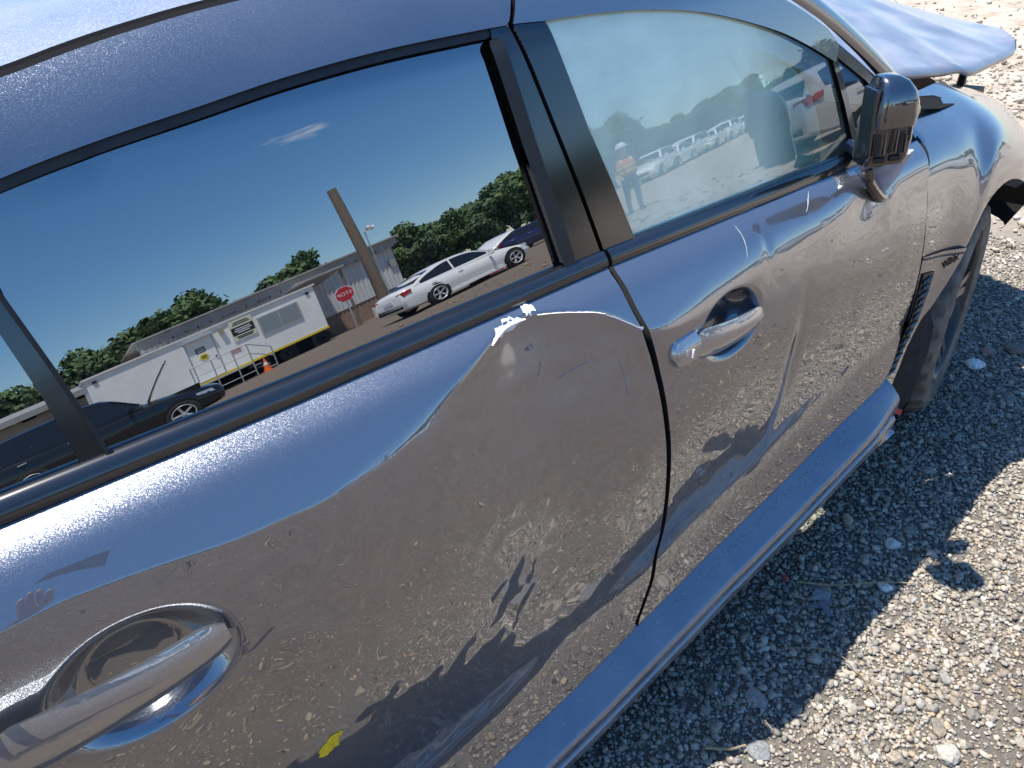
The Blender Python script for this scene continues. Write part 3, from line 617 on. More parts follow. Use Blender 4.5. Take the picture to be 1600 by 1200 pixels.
Gs = np.stack([smooth_line([rows[i][j] for i in range(7)], NU) for j in range(40)], 1)     # NU x 40 x 3
V = Gs.reshape(-1, 3).copy(); F = []
V[:, 1] += .0012*np.sin(V[:, 0]*23+1.0)*np.sin(V[:, 2]*17) - .0015*np.exp(-((V[:, 0]+.27)/.04)**2-((V[:, 2]-.83)/.05)**2)
for i in range(NU-1):
    for j in range(39): F.append((i*40+j, i*40+j+1, (i+1)*40+j+1, (i+1)*40+j))
wing = cpart('front_wing', V, F, M['paint'])
loop = [i*40+39 for i in range(NU)]
lv = [V[i] for i in loop]+[V[i]+np.array([0, .030, .004]) for i in loop]; k = len(loop)
cpart('arch_lip', lv, [(i, i+1, k+i+1, k+i) for i in range(k-1)], M['paint'], True, None, wing)
fw = lambda x, z: -.8870-.016*sst(-.46, -.34, x+.40*(.62-z))-.004*sst(-.62, -.50, x)+0*x
LL = [(-.655, .402), (-.583, .446), (-.543, .518), (-.534, .600), (-.530, .684)]; LR = [(-0.585, 0.31), (-0.569, 0.341), (-0.556, 0.375), (-0.544, 0.398), (-0.528, 0.441), (-0.507, 0.471), (-0.482, 0.504), (-0.444, 0.529), (-0.405, 0.568), (-0.36, 0.616), (-0.336, 0.645)]
panel_coons('wing_strip', fw, [LL[0], LR[0]], [LL[-1], (-.43, .664), LR[-1]], LL, LR, 40, 50, M['paint'], .0, .03, wing)
panel_poly('side_vent', fw, [(-.520, .640), (-.462, .626), (-.472, .580), (-.496, .520), (-.540, .460), (-.568, .402), (-.640, .416), (-.575, .462), (-.536, .535)], M['black'], -.003, .01, .01, wing)
mb = MB()
for i in range(13):
    for j in range(4):
        z = .408+.0175*i; xl = float(np.interp(z, [.40, .46, .53, .64], [-.62, -.572, -.533, -.518])); xr = float(np.interp(z, [.40, .46, .52, .58, .63], [-.574, -.546, -.502, -.478, -.470])); x = xl+(xr-xl)*(j+.5+.5*(i % 2))/4.5
        if x < xr-.006: mb.tube([(x-.006, float(fw(x, z))-.006, z-.004), (x+.006, float(fw(x, z))-.006, z+.004)], .0022, 5)
adopt(mb.build('vent_mesh', M['gloss_black'], None), wing)
strip_ = [(-.531, .652), (-.49, .655), (-.44, .664), (-.385, .680), (-.345, .700)]
sweep('black_pinstripe', [(x, float(fw(x, z))-.0010, z) for x, z in smooth_line([(-.527, .677), (-.43, .653), (-.345, .635)], 24)], [(0, -.0022), (-.0014, 0), (0, .0022)], M['black'], wing)
mb = MB(); mb.loft([[Vector((x-.018, float(S(min(x, -.5), z))+.015, z)), Vector((x+.022, float(S(min(x, -.5), z))+.012, z))] for x, z in FGAP], False, False); adopt(mb.build('gap_backing', M['deep'], None))  # black strip added behind the wing gap to stand for its shade
def text(name, body, size, loc, rot, m, parent, extrude=.001, align='CENTER'):
    cu = bpy.data.curves.new(name, 'FONT'); cu.body = body; cu.size = size; cu.extrude = extrude; cu.align_x = align; cu.align_y = 'CENTER'; cu.materials.append(m)
    o = bpy.data.objects.new(name, cu); COL.objects.link(o); o.location = loc; o.rotation_euler = rot; o.parent = parent
    bpy.context.view_layer.update(); me = bpy.data.meshes.new_from_object(o.evaluated_get(bpy.context.evaluated_depsgraph_get())); me.materials.clear(); me.materials.append(m)
    o2 = bpy.data.objects.new(name, me); COL.objects.link(o2); o2.location = loc; o2.rotation_euler = rot; o2.parent = parent; bpy.data.objects.remove(o); return o2
t_ = text('badge', 'WRX', .024, (-.398, float(fw(-.398, .629))-.0022, .629), (R(90), R(-8), R(-11)), M['black'], wing)
# cowl cover in the corner between pillar and wing
mb = MB(); mb.loft([[Vector((x, y, z)) for x, y, z in ((-.46, -.735, .99), (-.40, -.71, 1.0), (-.30, -.68, .985), (-.20, -.67, .965))], [Vector((x, y+.12, z+.012)) for x, y, z in ((-.46, -.735, .985), (-.40, -.71, .985), (-.30, -.68, .975), (-.20, -.67, .95))]], False, False); adopt(mb.build('cowl_cover', M['black'], None))
strip_c = [(-.455, -.742, .986), (-.36, -.725, .975), (-.27, -.725, .958), (-.215, -.735, .938), (-.24, -.765, .935), (-.33, -.77, .945), (-.42, -.765, .965)]
mb = MB(); mb.add([Vector((a, b-.010, c+.007)) for a, b, c in strip_c], [tuple(range(7))]); adopt(mb.build('corner_cover', M['gutter'], None), wing)

# ---- crumpled bonnet standing up behind the windscreen pillar
def by_index(pts, n):
    P = np.array(pts, float); P = np.vstack([2*P[0]-P[1], P, 2*P[-1]-P[-2]]); o = []
    for u in np.linspace(0, len(pts)-1, n):
        i = min(int(u), len(pts)-2); t = u-i; p0, p1, p2, p3 = P[i:i+4]; o.append(.5*((2*p1)+(-p0+p2)*t+(2*p0-5*p1+4*p2-p3)*t*t+(-p0+3*p1-3*p2+p3)*t**3))
    return np.array(o)
near = by_index([(-.52, -.60, 1.03), (-.232, -.660, .996), (-.099, -.670, .976), (-.015, -.680, .968), (.041, -.690, .952), (.18, -.680, .947), (.374, -.660, .939), (.475, -.62, .950)], 71)
ridge = by_index([(-.45, -.05, 1.17), (-.10, -.06, 1.165), (.10, -.07, 1.150), (.27, -.08, 1.125), (.42, -.10, 1.090), (.60, -.14, 1.035), (.76, -.26, .965), (.66, -.46, .950)], 71)
far = by_index([(-.48, .55, 1.08), (-.1, .55, 1.10), (.05, .5, 1.08), (.2, .45, 1.05), (.35, .4, 1.02), (.6, .3, .97), (.85, 0, .90), (.72, -.4, .93)], 71)
V = []; F = []; nj = 34
for i in range(71):
    for j in range(nj):
        t = j/(nj-1)*2
        if t <= 1: p = near[i]*(1-t)+ridge[i]*t; p = p+np.array([0, 0, .010*math.sin(pi*t)])
        else: p = ridge[i]*(2-t)+far[i]*(t-1); p = p+np.array([0, 0, -.02*math.sin(pi*(t-1))])
        p = p+np.array([0, 0, .0015*math.sin(p[0]*6+p[1]*5)+.010*math.exp(-((p[0]-.34)/.05)**2)*(t < 1)*math.sin(pi*min(t, 1)*.9)])
        V.append(p)
for i in range(70):
    for j in range(nj-1): F.append((i*nj+j, (i+1)*nj+j, (i+1)*nj+j+1, i*nj+j+1))
hood = cpart('bonnet', V, F, M['paint_sheen'], label='crumpled raised bonnet')
md = hood.modifiers.new('skin', 'SOLIDIFY'); md.thickness = .012; md.offset = -1
adopt(MB().tube([(.215, -.60, .93), (.15, -.62, .86), (.10, -.63, .78)], [.010, .013, .013], 8).build('bonnet_hinge', M['black'], None))
adopt(MB().add([(.40, -.655, .938), (.48, -.62, .952), (.46, -.60, .915), (.38, -.62, .905)], [(0, 1, 2, 3)]).build('bonnet_underside', M['black'], None), hood)
# engine bay: dark blocks so that the gap under the bonnet is not empty
mb = MB(); mb.box((.02, 0, .62), (.85, 1.15, .40)).box((-.28, 0, .80), (.25, 1.3, .18)).box((.25, .3, .84), (.3, .3, .1)).tube([(0, -.52, .6), (0, -.52, .92)], .09, 14); adopt(mb.build('engine_bay', M['black'], None))
# loose bumper corner at the smashed nose
mb = MB(); rr = []
for t in np.linspace(0, 1, 12):
    a = t*1.3; x = .62+.24*sin(a); y = -.70+.45*(1-cos(a))+.3*t*t
    rr.append([Vector((x, y, .56-.02*t)), Vector((x+.03, y-.02, .54-.02*t)), Vector((x+.035, y-.02, .48-.03*t)), Vector((x+.02, y, .40)), Vector((x-.02, y+.03, .33))])
mb.loft(rr, False, False); adopt(mb.build('loose_bumper', M['gutter'], None, True))

# ---- front wheel, steered so that its rear edge stands out of the arch
ax = Vector((.2346, -.9713, -.0387)).normalized(); up_ = Vector((0, 0, 1)); fx_ = up_.cross(ax).normalized(); uz = ax.cross(fx_)
WM = Matrix(((ax.x, fx_.x, uz.x, -.0346), (ax.y, fx_.y, uz.y, -.8131), (ax.z, fx_.z, uz.z, .318), (0, 0, 0, 1)))
def tyre_mesh(mb, Wm, r=.318, n=120, wdt=.225):
    prof = [(-.03, .222), (-.004, .235), (.006, .270), (-.004, .300), (-.022, .313), (-.045, .3175), (-.060, .318), (-.062, .310), (-.068, .310), (-.070, .318), (-.105, .3185), (-.107, .310), (-.113, .310), (-.115, .3185), (-.150, .318), (-.152, .310), (-.158, .310), (-.160, .3175), (-.180, .314), (-.200, .300), (-.212, .270), (-.205, .235), (-.18, .222)]
    V = []; F = []; m_ = len(prof)
    for k in range(n):
        a = 2*pi*k/n; notch = .010 if k % 4 == 0 else 0
        for (x, q) in prof:
            q = q*r/.3185; q -= notch if q > .312*r/.3185 else 0
            V.append(Wm @ Vector((x*wdt/.22, q*cos(a), q*sin(a))))
    for k in range(n):
        for i in range(m_-1): F.append((k*m_+i, k*m_+i+1, ((k+1) % n)*m_+i+1, ((k+1) % n)*m_+i))
    return mb.add(V, F)
def rim_mesh(mb, Wm, r=.222, spokes=5, depth=.05, twin=True, barrel=True):
    if barrel: mb.lathe([(-.012, r+.004), (-.004, r-.004), (-.014, r-.014), (-.05, r-.022), (-.15, r-.026), (-.17, r-.004)], Wm, 48)
    if barrel: mb.lathe([(-.155, 0), (-.155, r-.02)], Wm, 32)
    for k in range(spokes):
        for dk in ((-.13, .13) if twin else (0,)):
            a = 2*pi*k/spokes; b = a+dk; wd = .016 if twin else .03
            rings = []
            for t, q in ((0, .035), (.35, r*.42), (.75, r*.75), (1, r-.012)):
                an = a+dk*(.3+.7*t) if twin else a; c = Vector((0, q*cos(an), q*sin(an))); tt = Vector((0, -sin(an), cos(an))); xo = -.045+.028*t
                rings.append([Wm @ (c+tt*s_*wd+Vector((xo+o_, 0, 0))) for s_, o_ in ((-1, -.03), (-.8, 0), (.8, 0), (1, -.03))])
            mb.loft(rings)
    mb.lathe([(-.018, 0), (-.018, .024), (-.03, .034), (-.055, .036)], Wm, 20)
    for k in range(5):
        a = 2*pi*(k+.5)/5; mb.lathe([(-.035, 0), (-.035, .008), (-.06, .009)], Wm @ Matrix.Translation((0, .055*cos(a), .055*sin(a))), 8)
    return mb
wheel = adopt(tyre_mesh(MB(), WM).build('front_wheel', M['tyre'], None, True))
adopt(MB().lathe([(-.012, .226), (-.004, .218), (-.014, .208), (-.05, .200), (-.15, .196), (-.17, .218)], WM, 48).build('rim', M['rim_dark'], None, True), wheel)
adopt(rim_mesh(MB(), WM @ Matrix.Translation((.004, 0, 0)), barrel=False).build('spokes', M['rim'], None, True), wheel)
adopt(MB().lathe([(-.13, .03), (-.13, .14), (-.15, .14), (-.15, .03)], WM, 28).build('brake_disc', M['rim'], None, True), wheel)
for xw, yw in ((-2.65, -.86), (-2.65, .86), (0, .84)):
    Wm = Matrix.Translation((xw, yw, .318)) @ Matrix.Rotation(-pi/2 if yw < 0 else pi/2, 4, 'Z')
    o = adopt(tyre_mesh(MB(), Wm, n=48).build('wheel', M['tyre'], None, True)); adopt(rim_mesh(MB(), Wm).build('rim', M['rim'], None, True), o)
V = []; F = []
for k in range(19):
    a = R(35+9.5*k)
    for y in (-.865, -.70, -.5): V.append((-.08-.385*cos(pi-a)*1.0, y, .335+.385*sin(a)))
for k in range(18):
    for j in range(2): F.append((k*3+j, k*3+j+1, (k+1)*3+j+1, (k+1)*3+j))
cpart('wheel_arch_liner', V, F, M['deep'])
adopt(MB().tube([(-.05, -.60, .30), (-.08, -.2, .26)], .03, 8).tube([(.02, -.62, .36), (.05, -.50, .72)], .025, 8).build('suspension', M['black'], None, True))
# mud flap behind the wheel with a red print
fl_ = [(-.462, -.893, .542), (-.414, -.900, .461), (-.416, -.900, .388), (-.438, -.900, .332), (-.464, -.900, .266), (-.494, -.899, .240), (-.508, -.885, .228), (-.560, -.880, .268), (-.590, -.880, .300), (-.600, -.878, .380), (-.560, -.878, .46), (-.500, -.880, .52)]
mb = MB(); mb.loft([[Vector(p) for p in fl_], [Vector(p)+Vector((.004, .006, 0)) for p in fl_]]); flap = adopt(mb.build('mud_flap', M['flap'], None))
mb = MB(); q = [Vector((-.600, -.8795, .322)), Vector((-.500, -.8960, .256)), Vector((-.506, -.8945, .243)), Vector((-.545, -.8850, .262)), Vector((-.594, -.8800, .304))]
mb.add([p+Vector((-.003, -.0060, 0)) for p in q], [(0, 1, 2, 3, 4)]); adopt(mb.build('red_print', M['red_print'], None), flap)

# ---- broken door mirror: glossy shell, black skeleton below, cable boot hanging out
wv = Vector((.81, -.59, 0)); dv = Vector((.59, .81, 0)); mc = Vector((-.835, -.905, 0))
def ring(z, wl, wr, dn, df, n=20, e=.55):
    o = []
    for k in range(n):
        a = 2*pi*k/n; c_ = math.copysign(abs(cos(a))**e, cos(a)); s_ = math.copysign(abs(sin(a))**e, sin(a))
        o.append(mc+wv*(.86*((wr+wl)/2+(wr-wl)/2*c_)-.004)+dv*((dn+df)/2+(df-dn)/2*s_)+Vector((0, 0, z)))
    return [mc+(p-mc-Vector((0, 0, 1.058)))*.86+Vector((0, 0, 1.062)) for p in o]
mirror = adopt(MB().loft([ring(1.052, -.045, .066, -.045, .05), ring(1.075, -.044, .066, -.050, .05), ring(1.098, -.041, .063, -.050, .05), ring(1.120, -.036, .054, -.045, .045), ring(1.138, -.031, .038, -.034, .035), ring(1.147, -.026, .018, -.020, .022), ring(1.149, -.015, .0, -.008, .008)]).build('door_mirror', M['mirror_shell'], None, True), label='broken door mirror without its lower cover')
mb = MB(); mb.loft([ring(.972, -.050, .054, -.030, .04, 20, .4), ring(.985, -.050, .058, -.036, .045, 20, .4), ring(1.02, -.048, .062, -.038, .045, 20, .4), ring(1.052, -.045, .060, -.040, .045, 20, .4)]); fr_ = adopt(mb.build('mirror_frame', M['gloss_black'], None, True), mirror)
def mbox(u, d, z, sx, sy, sz): return (mc+wv*u+dv*d+Vector((0, 0, z)), (sx, sy, sz))
az_ = math.atan2(wv.y, wv.x); mb = MB()
for u, z, sx, sz in ((-.030, 1.012, .016, .05), (.004, 1.020, .010, .055), (.030, 1.015, .014, .05), (.048, 1.03, .008, .03), (-.02, .978, .03, .012), (.02, .98, .03, .012)):
    c_, d_ = mbox(u*.70-.004, -.0325, 1.064+(z-1.058)*.80, sx*.70, .004, sz*.80); mb.box(c_, d_, rz=az_)
adopt(mb.build('mirror_clip', M['black'], None, False, .002), mirror)
mb = MB()
for u, z, sz in ((-.012, 1.015, .05), (.018, 1.018, .05), (.041, 1.01, .04)):
    c_, d_ = mbox(u*.70-.004, -.0335, 1.064+(z-1.058)*.80, .0025, .004, sz*.8); mb.box(c_, d_, rz=az_)
adopt(mb.build('mirror_rib', M['rim'], None), mirror)
mb = MB(); p0, d0 = mbox(-.0345, -.006, 1.061, .008, .050, .122); mb.box(p0, d0, rz=az_); adopt(mb.build('mirror_glass_edge', M['gloss_black'], None, False, .004), mirror)
# boot: a folded cone of cloth, and the bracket
rings = []
for t in np.linspace(0, 1, 10):
    c_ = Vector((-.745+.0*t, -.872, .972-.088*t)); hw = .046*(1-t)**.8+.008; 
    rings.append([c_+wv*(hw*cos(a)*(1+.12*sin(4*a+2*t))-.010*t)+dv*((.018*(1-t)+.006)*sin(a)) for a in np.linspace(0, 2*pi, 22, endpoint=False)])
adopt(MB().loft(rings).build('cable_boot', M['boot'], None, True), mirror)
mb = MB(); mb.tube(smooth_line([(-.800, -.868, .955), (-.795, -.874, .930), (-.775, -.878, .905), (-.752, -.878, .888), (-.735, -.875, .884)], 14), [.010]*14, 8); adopt(mb.build('mirror_bracket', M['gloss_black'], None, True), mirror)
adopt(MB().tube(smooth_line([(-.765, -.80, .985), (-.775, -.84, .972), (-.785, -.87, .97), (-.80, -.89, .98)], 10), .014, 8).build('mirror_arm', M['gloss_black'], None, True), mirror)
# water drops on the painted frame
for x, z in ((-2.132, 1.345), (-1.712, 1.388)):
    n = grad_n(Yg, np.array([x]), np.array([z]))[0]; c_ = Vector((x, float(Yg(x, z))-.008, z)); mb = MB()
    q = Vector(n).to_track_quat('X', 'Z').to_matrix().to_4x4(); mb.lathe([(.0035*cos(a), .0052*sin(a)) for a in np.linspace(0, pi/2, 7)], Matrix.Translation(c_) @ q, 14)
    adopt(mb.build('water_drop', M['chrome'], None, True))
# ------------------------------------------------------------------ ground
def ground_mat():
    m, t, b = newmat('yard_ground'); N = t.nodes.new; K = t.links.new
    c = N('ShaderNodeTexCoord'); sp = N('ShaderNodeSeparateXYZ'); K(c.outputs['Object'], sp.inputs[0])
    def noise(s, d=8, r=.6):
        n = N('ShaderNodeTexNoise'); n.inputs['Scale'].default_value = s; n.inputs['Detail'].default_value = d; n.inputs['Roughness'].default_value = r; K(c.outputs['Object'], n.inputs[0]); return n.outputs[0]
    def ramp(src, stops):
        r = N('ShaderNodeValToRGB'); e = r.color_ramp.elements
        while len(e) < len(stops): e.new(.5)
        for q, (p, col) in zip(e, stops): q.position = p; q.color = (*col, 1)
        K(src, r.inputs[0]); return r.outputs[0]
    def mr(src, a, b_):
        r = N('ShaderNodeMapRange'); r.interpolation_type = 'SMOOTHSTEP'; r.inputs[1].default_value = a; r.inputs[2].default_value = b_; K(src, r.inputs[0]); return r.outputs[0]
    def ad(a, b_, op='ADD'):
        n = N('ShaderNodeMath'); n.operation = op
        for i, v in enumerate((a, b_)):
            if isinstance(v, (int, float)): n.inputs[i].default_value = v
            else: K(v, n.inputs[i])
        return n.outputs[0]
    def mix(f, a, b_):
        n = N('ShaderNodeMix'); n.data_type = 'RGBA'; K(f, n.inputs[0]); K(a, n.inputs[6]); K(b_, n.inputs[7]); return n.outputs[2]
    big = noise(.55, 10); mid = noise(7, 8); fine = noise(95, 6, .7)
    dirt = ramp(mid, [(.25, (.115, .094, .077)), (.5, (.180, .148, .122)), (.75, (.25, .205, .168))])
    rust = ramp(noise(1.6, 6), [(.45, (.165, .135, .112)), (.7, (.22, .150, .105))])
    half = N('ShaderNodeMix'); half.data_type = 'RGBA'; half.inputs[0].default_value = .35; K(dirt, half.inputs[6]); K(rust, half.inputs[7])
    grav = ramp(fine, [(.3, (.13, .117, .10)), (.55, (.20, .18, .152)), (.75, (.31, .28, .235))])
    sand = ramp(noise(3.5, 10, .7), [(.3, (.27, .21, .16)), (.5, (.46, .39, .31)), (.7, (.60, .53, .44))])
    chips = ramp(noise(55, 3, .5), [(.63, (0, 0, 0)), (.67, (1, 1, 1))])
    tan = N('ShaderNodeRGB'); tan.outputs[0].default_value = (.36, .29, .20, 1)
    d2 = mix(ad(chips, .5, 'MULTIPLY'), half.outputs[2], tan.outputs[0])
    wob = ad(ad(big, -.5), 1.6, 'MULTIPLY')
    fg = mr(ad(sp.outputs[1], wob), -1.52, -1.25)                 # gravel strip beside the car
    fs = mr(ad(sp.outputs[0], wob), 1.3, 3.6)                     # pale sand ahead of the car
    fy = mr(ad(sp.outputs[1], wob), -3.2, -1.4)
    sec = mr(ad(ad(ad(sp.outputs[0], 2.0), ad(sp.outputs[1], .78, 'MULTIPLY')), ad(wob, .5, 'MULTIPLY')), -.2, .9); sec = ad(sec, mr(sp.outputs[0], .6, 2.2), 'MULTIPLY')
    col = mix(fg, d2, grav); col = mix(ad(ad(fs, fy, 'MULTIPLY'), sec, 'MAXIMUM'), col, sand); K(col, b.inputs['Base Color'])
    setp(b, roughness=.95, specular_ior_level=.15)
    h = ad(ad(ad(mid, .5, 'MULTIPLY'), ad(fine, .16, 'MULTIPLY')), ad(noise(1.1, 8), 1.5, 'MULTIPLY'))
    bp = N('ShaderNodeBump'); bp.inputs['Strength'].default_value = 1; bp.inputs['Distance'].default_value = .075; K(h, bp.inputs['Height']); K(bp.outputs[0], b.inputs['Normal'])
    return m
g = obj('ground', [(-400, -400, 0), (400, -400, 0), (400, 400, 0), (-400, 400, 0)], [(0, 1, 2, 3)], ground_mat(), smooth=False); tag(g, 'dirt and gravel yard', kind='structure')

ICO_V = []; ph = (1+5**.5)/2
for a in (-1, 1):
    for b in (-ph, ph): ICO_V += [(0, a, b), (a, b, 0), (b, 0, a)]
ICO_V = np.array(ICO_V)/np.linalg.norm(ICO_V[0])
bmx = bmesh.new(); [bmx.verts.new(v) for v in ICO_V]; bmx.verts.ensure_lookup_table(); r_ = bmesh.ops.convex_hull(bmx, input=bmx.verts); bmx.verts.index_update()
ICO_F = np.array([[v.index for v in f.verts] for f in bmx.faces]); ICO_V = np.array([v.co[:] for v in bmx.verts]); bmx.free()
def stone_mat():
    m, t, b = newmat('stones'); N = t.nodes.new; K = t.links.new
    a = N('ShaderNodeAttribute'); a.attribute_name = 'tone'; c = N('ShaderNodeTexCoord'); n = N('ShaderNodeTexNoise'); n.inputs['Scale'].default_value = 160; n.inputs['Detail'].default_value = 4; K(c.outputs['Object'], n.inputs[0])
    r = N('ShaderNodeMapRange'); r.inputs[1].default_value = .3; r.inputs[2].default_value = .7; r.inputs[3].default_value = .65; r.inputs[4].default_value = 1.2; K(n.outputs[0], r.inputs[0])
    v = N('ShaderNodeVectorMath'); v.operation = 'SCALE'; K(a.outputs['Color'], v.inputs[0]); K(r.outputs[0], v.inputs['Scale']); K(v.outputs[0], b.inputs['Base Color'])
    bp = N('ShaderNodeBump'); bp.inputs['Distance'].default_value = .002; bp.inputs['Strength'].default_value = .5; K(n.outputs[0], bp.inputs['Height']); K(bp.outputs[0], b.inputs['Normal'])
    setp(b, roughness=.85, specular_ior_level=.25); return m
M['stone'] = stone_mat()
PAL_G = np.array([(.365, .325, .270), (.310, .278, .235), (.405, .362, .300), (.265, .240, .205), (.430, .385, .315), (.355, .295, .230), (.300, .282, .252), (.465, .425, .360), (.335, .285, .225)])
PAL_D = np.array([(.36, .28, .19), (.27, .21, .155), (.42, .34, .25), (.20, .155, .12), (.30, .24, .19), (.44, .34, .22)])
PAL_S = np.array([(.50, .43, .34), (.42, .36, .29), (.58, .52, .44), (.34, .28, .22)])
def gravel(name, n, x0, x1, y0, y1, r0, sig, pal, rmax, keep=None, flat=.65, sunk=.25):
    x = nrg.uniform(x0, x1, n); y = nrg.uniform(y0, y1, n)
    if keep is not None: k = keep(x, y); x = x[k]; y = y[k]; n = len(x)
    r = np.minimum(r0*np.exp(sig*nrg.normal(size=n)), rmax)
    sc_ = r[:, None]*np.stack([nrg.uniform(.8, 1.35, n), nrg.uniform(.65, 1.0, n), nrg.uniform(.45, .8, n)*flat/.65], 1)
    v = ICO_V[None]*(1+.22*nrg.normal(size=(n, 12, 1)).clip(-1.5, 1.5)); v = v*sc_[:, None]
    a = nrg.uniform(0, 2*pi, n); ti = nrg.normal(size=n)*.35; ca, sa = np.cos(a)[:, None], np.sin(a)[:, None]; ct, st = np.cos(ti)[:, None], np.sin(ti)[:, None]
    X, Y, Z = v[..., 0], v[..., 1], v[..., 2]; Y, Z = Y*ct-Z*st, Y*st+Z*ct; X, Y = X*ca-Y*sa, X*sa+Y*ca
    lift = sc_[:, 2]*(1-2*sunk)+nrg.uniform(0, .35, n)*r
    V = np.stack([X+x[:, None], Y+y[:, None], Z+lift[:, None]], -1).reshape(-1, 3)
    F = (ICO_F[None]+12*np.arange(n)[:, None, None]).reshape(-1, 3)
    me = bpy.data.meshes.new(name); me.vertices.add(len(V)); me.vertices.foreach_set('co', V.ravel().astype(np.float32)); me.loops.add(F.size); me.loops.foreach_set('vertex_index', F.ravel().astype(np.int32))
    me.polygons.add(len(F)); me.polygons.foreach_set('loop_start', np.arange(0, F.size, 3, dtype=np.int32)); me.update(calc_edges=True); me.validate()
    col = pal[nrg.integers(0, len(pal), n)]*nrg.uniform(.7, 1.2, (n, 1)); at = me.attributes.new('tone', 'FLOAT_COLOR', 'POINT'); at.data.foreach_set('color', np.concatenate([np.repeat(col, 12, 0), np.ones((n*12, 1))], 1).ravel().astype(np.float32))
    me.materials.append(M['stone']); o = bpy.data.objects.new(name, me); COL.objects.link(o); return o
tag(gravel('gravel', 62000, -1.95, 1.3, -1.75, -.35, .0048, .34, PAL_G, .014, lambda x, y: nrg.uniform(size=len(x)) < np.clip((y+np.where(x > -1.3, 1.48, 1.27))/.2, .0, 1)**1.5), 'grey crushed gravel beside the car', kind='stuff')
tag(gravel('gravel', 30000, -1.75, 1.2, -1.5, -.35, .0028, .3, PAL_G, .007), 'fine grit between the gravel', kind='stuff')
tag(gravel('gravel', 8000, 1.0, 4.6, -1.9, 2.2, .0065, .5, PAL_S, .03), 'pale stones ahead of the car', kind='stuff')
tag(gravel('gravel', 3500, 3.5, 11, -1.5, 7, .010, .6, PAL_S, .05), 'pale stones far ahead of the car', kind='stuff')
tag(gravel('gravel', 24000, -5.0, 2.6, -5.0, -1.2, .0030, .6, PAL_D, .016, lambda x, y: nrg.uniform(size=len(x)) < np.clip((-y)/3.0, .35, 1)), 'pebbles and wood chips in the brown dirt', kind='stuff')
tag(gravel('gravel', 12000, -3.2, 1.6, -1.75, -1.15, .0034, .45, PAL_D, .011), 'tan chips and pebbles where gravel meets dirt', kind='stuff')
tag(gravel('gravel', 5000, -9, 9, -16, -5.2, .012, .6, PAL_D, .06), 'pebbles strewn over the brown yard', kind='stuff')
def rock(x, y, r, col, label, seed, group=None, flat=.7, name='stone'):
    q = random.Random(seed); bm = bmesh.new(); bmesh.ops.create_icosphere(bm, subdivisions=2, radius=1)
    for v in bm.verts: v.co *= 1+.16*sin(v.co.x*3+seed)+.13*sin(v.co.y*4.1+seed*2)+.07*q.uniform(-1, 1); v.co = Vector((v.co.x*r*1.25, v.co.y*r*.9, v.co.z*r*flat))
    me = bpy.data.meshes.new(name); bm.to_mesh(me); bm.free(); at = me.attributes.new('tone', 'FLOAT_COLOR', 'POINT'); at.data.foreach_set('color', list((*col, 1))*len(me.vertices)); me.materials.append(M['stone'])
    o = bpy.data.objects.new(name, me); COL.objects.link(o); o.location = (x, y, r*flat*.55); o.rotation_euler = (0, 0, seed*1.7); tag(o, label, 'stone', group); return o
rock(.229, -.812, .024, (.75, .74, .72), 'white angular stone in the shade beside the front wheel', 3)
rock(.40, -.868, .027, (.19, .17, .14), 'brown grey rock in the shade ahead of the front wheel', 5)
rock(.34, -.80, .018, (.36, .24, .20), 'reddish stone beyond the white angular stone', 8)
rock(-.705, -1.02, .017, (.62, .60, .55), 'pale stone just inside the mirror shadow', 9)
rock(-1.30, -1.045, .020, (.34, .30, .27), 'flat brown stone near the bottom edge shadow line', 12, flat=.4)
rock(-1.395, -1.115, .024, (.20, .20, .21), 'large flat slate stone on the lower shadow edge', 14, flat=.3)
rock(-.96, -.985, .020, (.30, .30, .31), 'dark slate chip near the T shaped scrap', 15, flat=.3)
rock(-.70, -.90, .017, (.46, .37, .27), 'round tan stone below the door sill', 17)
rock(-1.15, -1.365, .021, (.40, .37, .32), 'big buff stone in the sun at the bottom right', 21)
rock(-.845, -1.075, .014, (.70, .68, .64), 'small white stone on the shadow edge', 25)
q_ = random.Random(4)
for i in range(46):
    x = q_.uniform(-1.5, .5); y = q_.uniform(-1.5, -.95) if x < -.4 else q_.uniform(-1.3, -.85)
    rock(x, y, q_.uniform(.009, .014), tuple(PAL_G[q_.randrange(9)]*q_.uniform(.7, .95)), 'loose larger grey stone among the gravel beside the car', 30+i, 'larger stones in the gravel')
M['twig'] = mat('dry_twig', (.33, .25, .15), .8, noise=.3, nscale=60); M['straw'] = M['twig']
def twig(pts, r, label): 
    mb = MB(); mb.tube(smooth_line(pts, 14), [r*(1-.5*i/13) for i in range(14)], 6); tag(mb.build('twig', M['twig'], None, True), label, 'twig')
twig([(-.98, -.93, .018), (-.93, -1.0, .02), (-.86, -1.06, .022), (-.80, -1.12, .018)], .0022, 'long dry stalk crossing the shadow edge')
twig([(-1.16, -1.02, .018), (-1.10, -1.09, .02), (-1.11, -1.16, .02), (-1.14, -1.22, .018)], .0013, 'thin curved straw in the sunlit gravel')
twig([(-1.47, -1.045, .018), (-1.44, -1.08, .02), (-1.41, -1.095, .018)], .004, 'short brown stick at the bottom edge of the shade')
mb = MB(); mb.box((-1.005, -1.008, .022), (.055, .012, .003), rz=-.5).box((-1.012, -1.024, .0255), (.012, .042, .003), rz=-.5); tag(mb.build('plastic_scrap', mat('grey_scrap', (.16, .17, .20), .4)), 'grey T shaped plastic scrap lying in the shaded gravel', 'scrap')
mb = MB(); mb.box((-.99, -.905, .02), (.016, .010, .005), rz=.6, rx=.3); tag(mb.build('plastic_shard', M['red_print']), 'small dark red plastic shard in the shaded gravel', 'scrap')

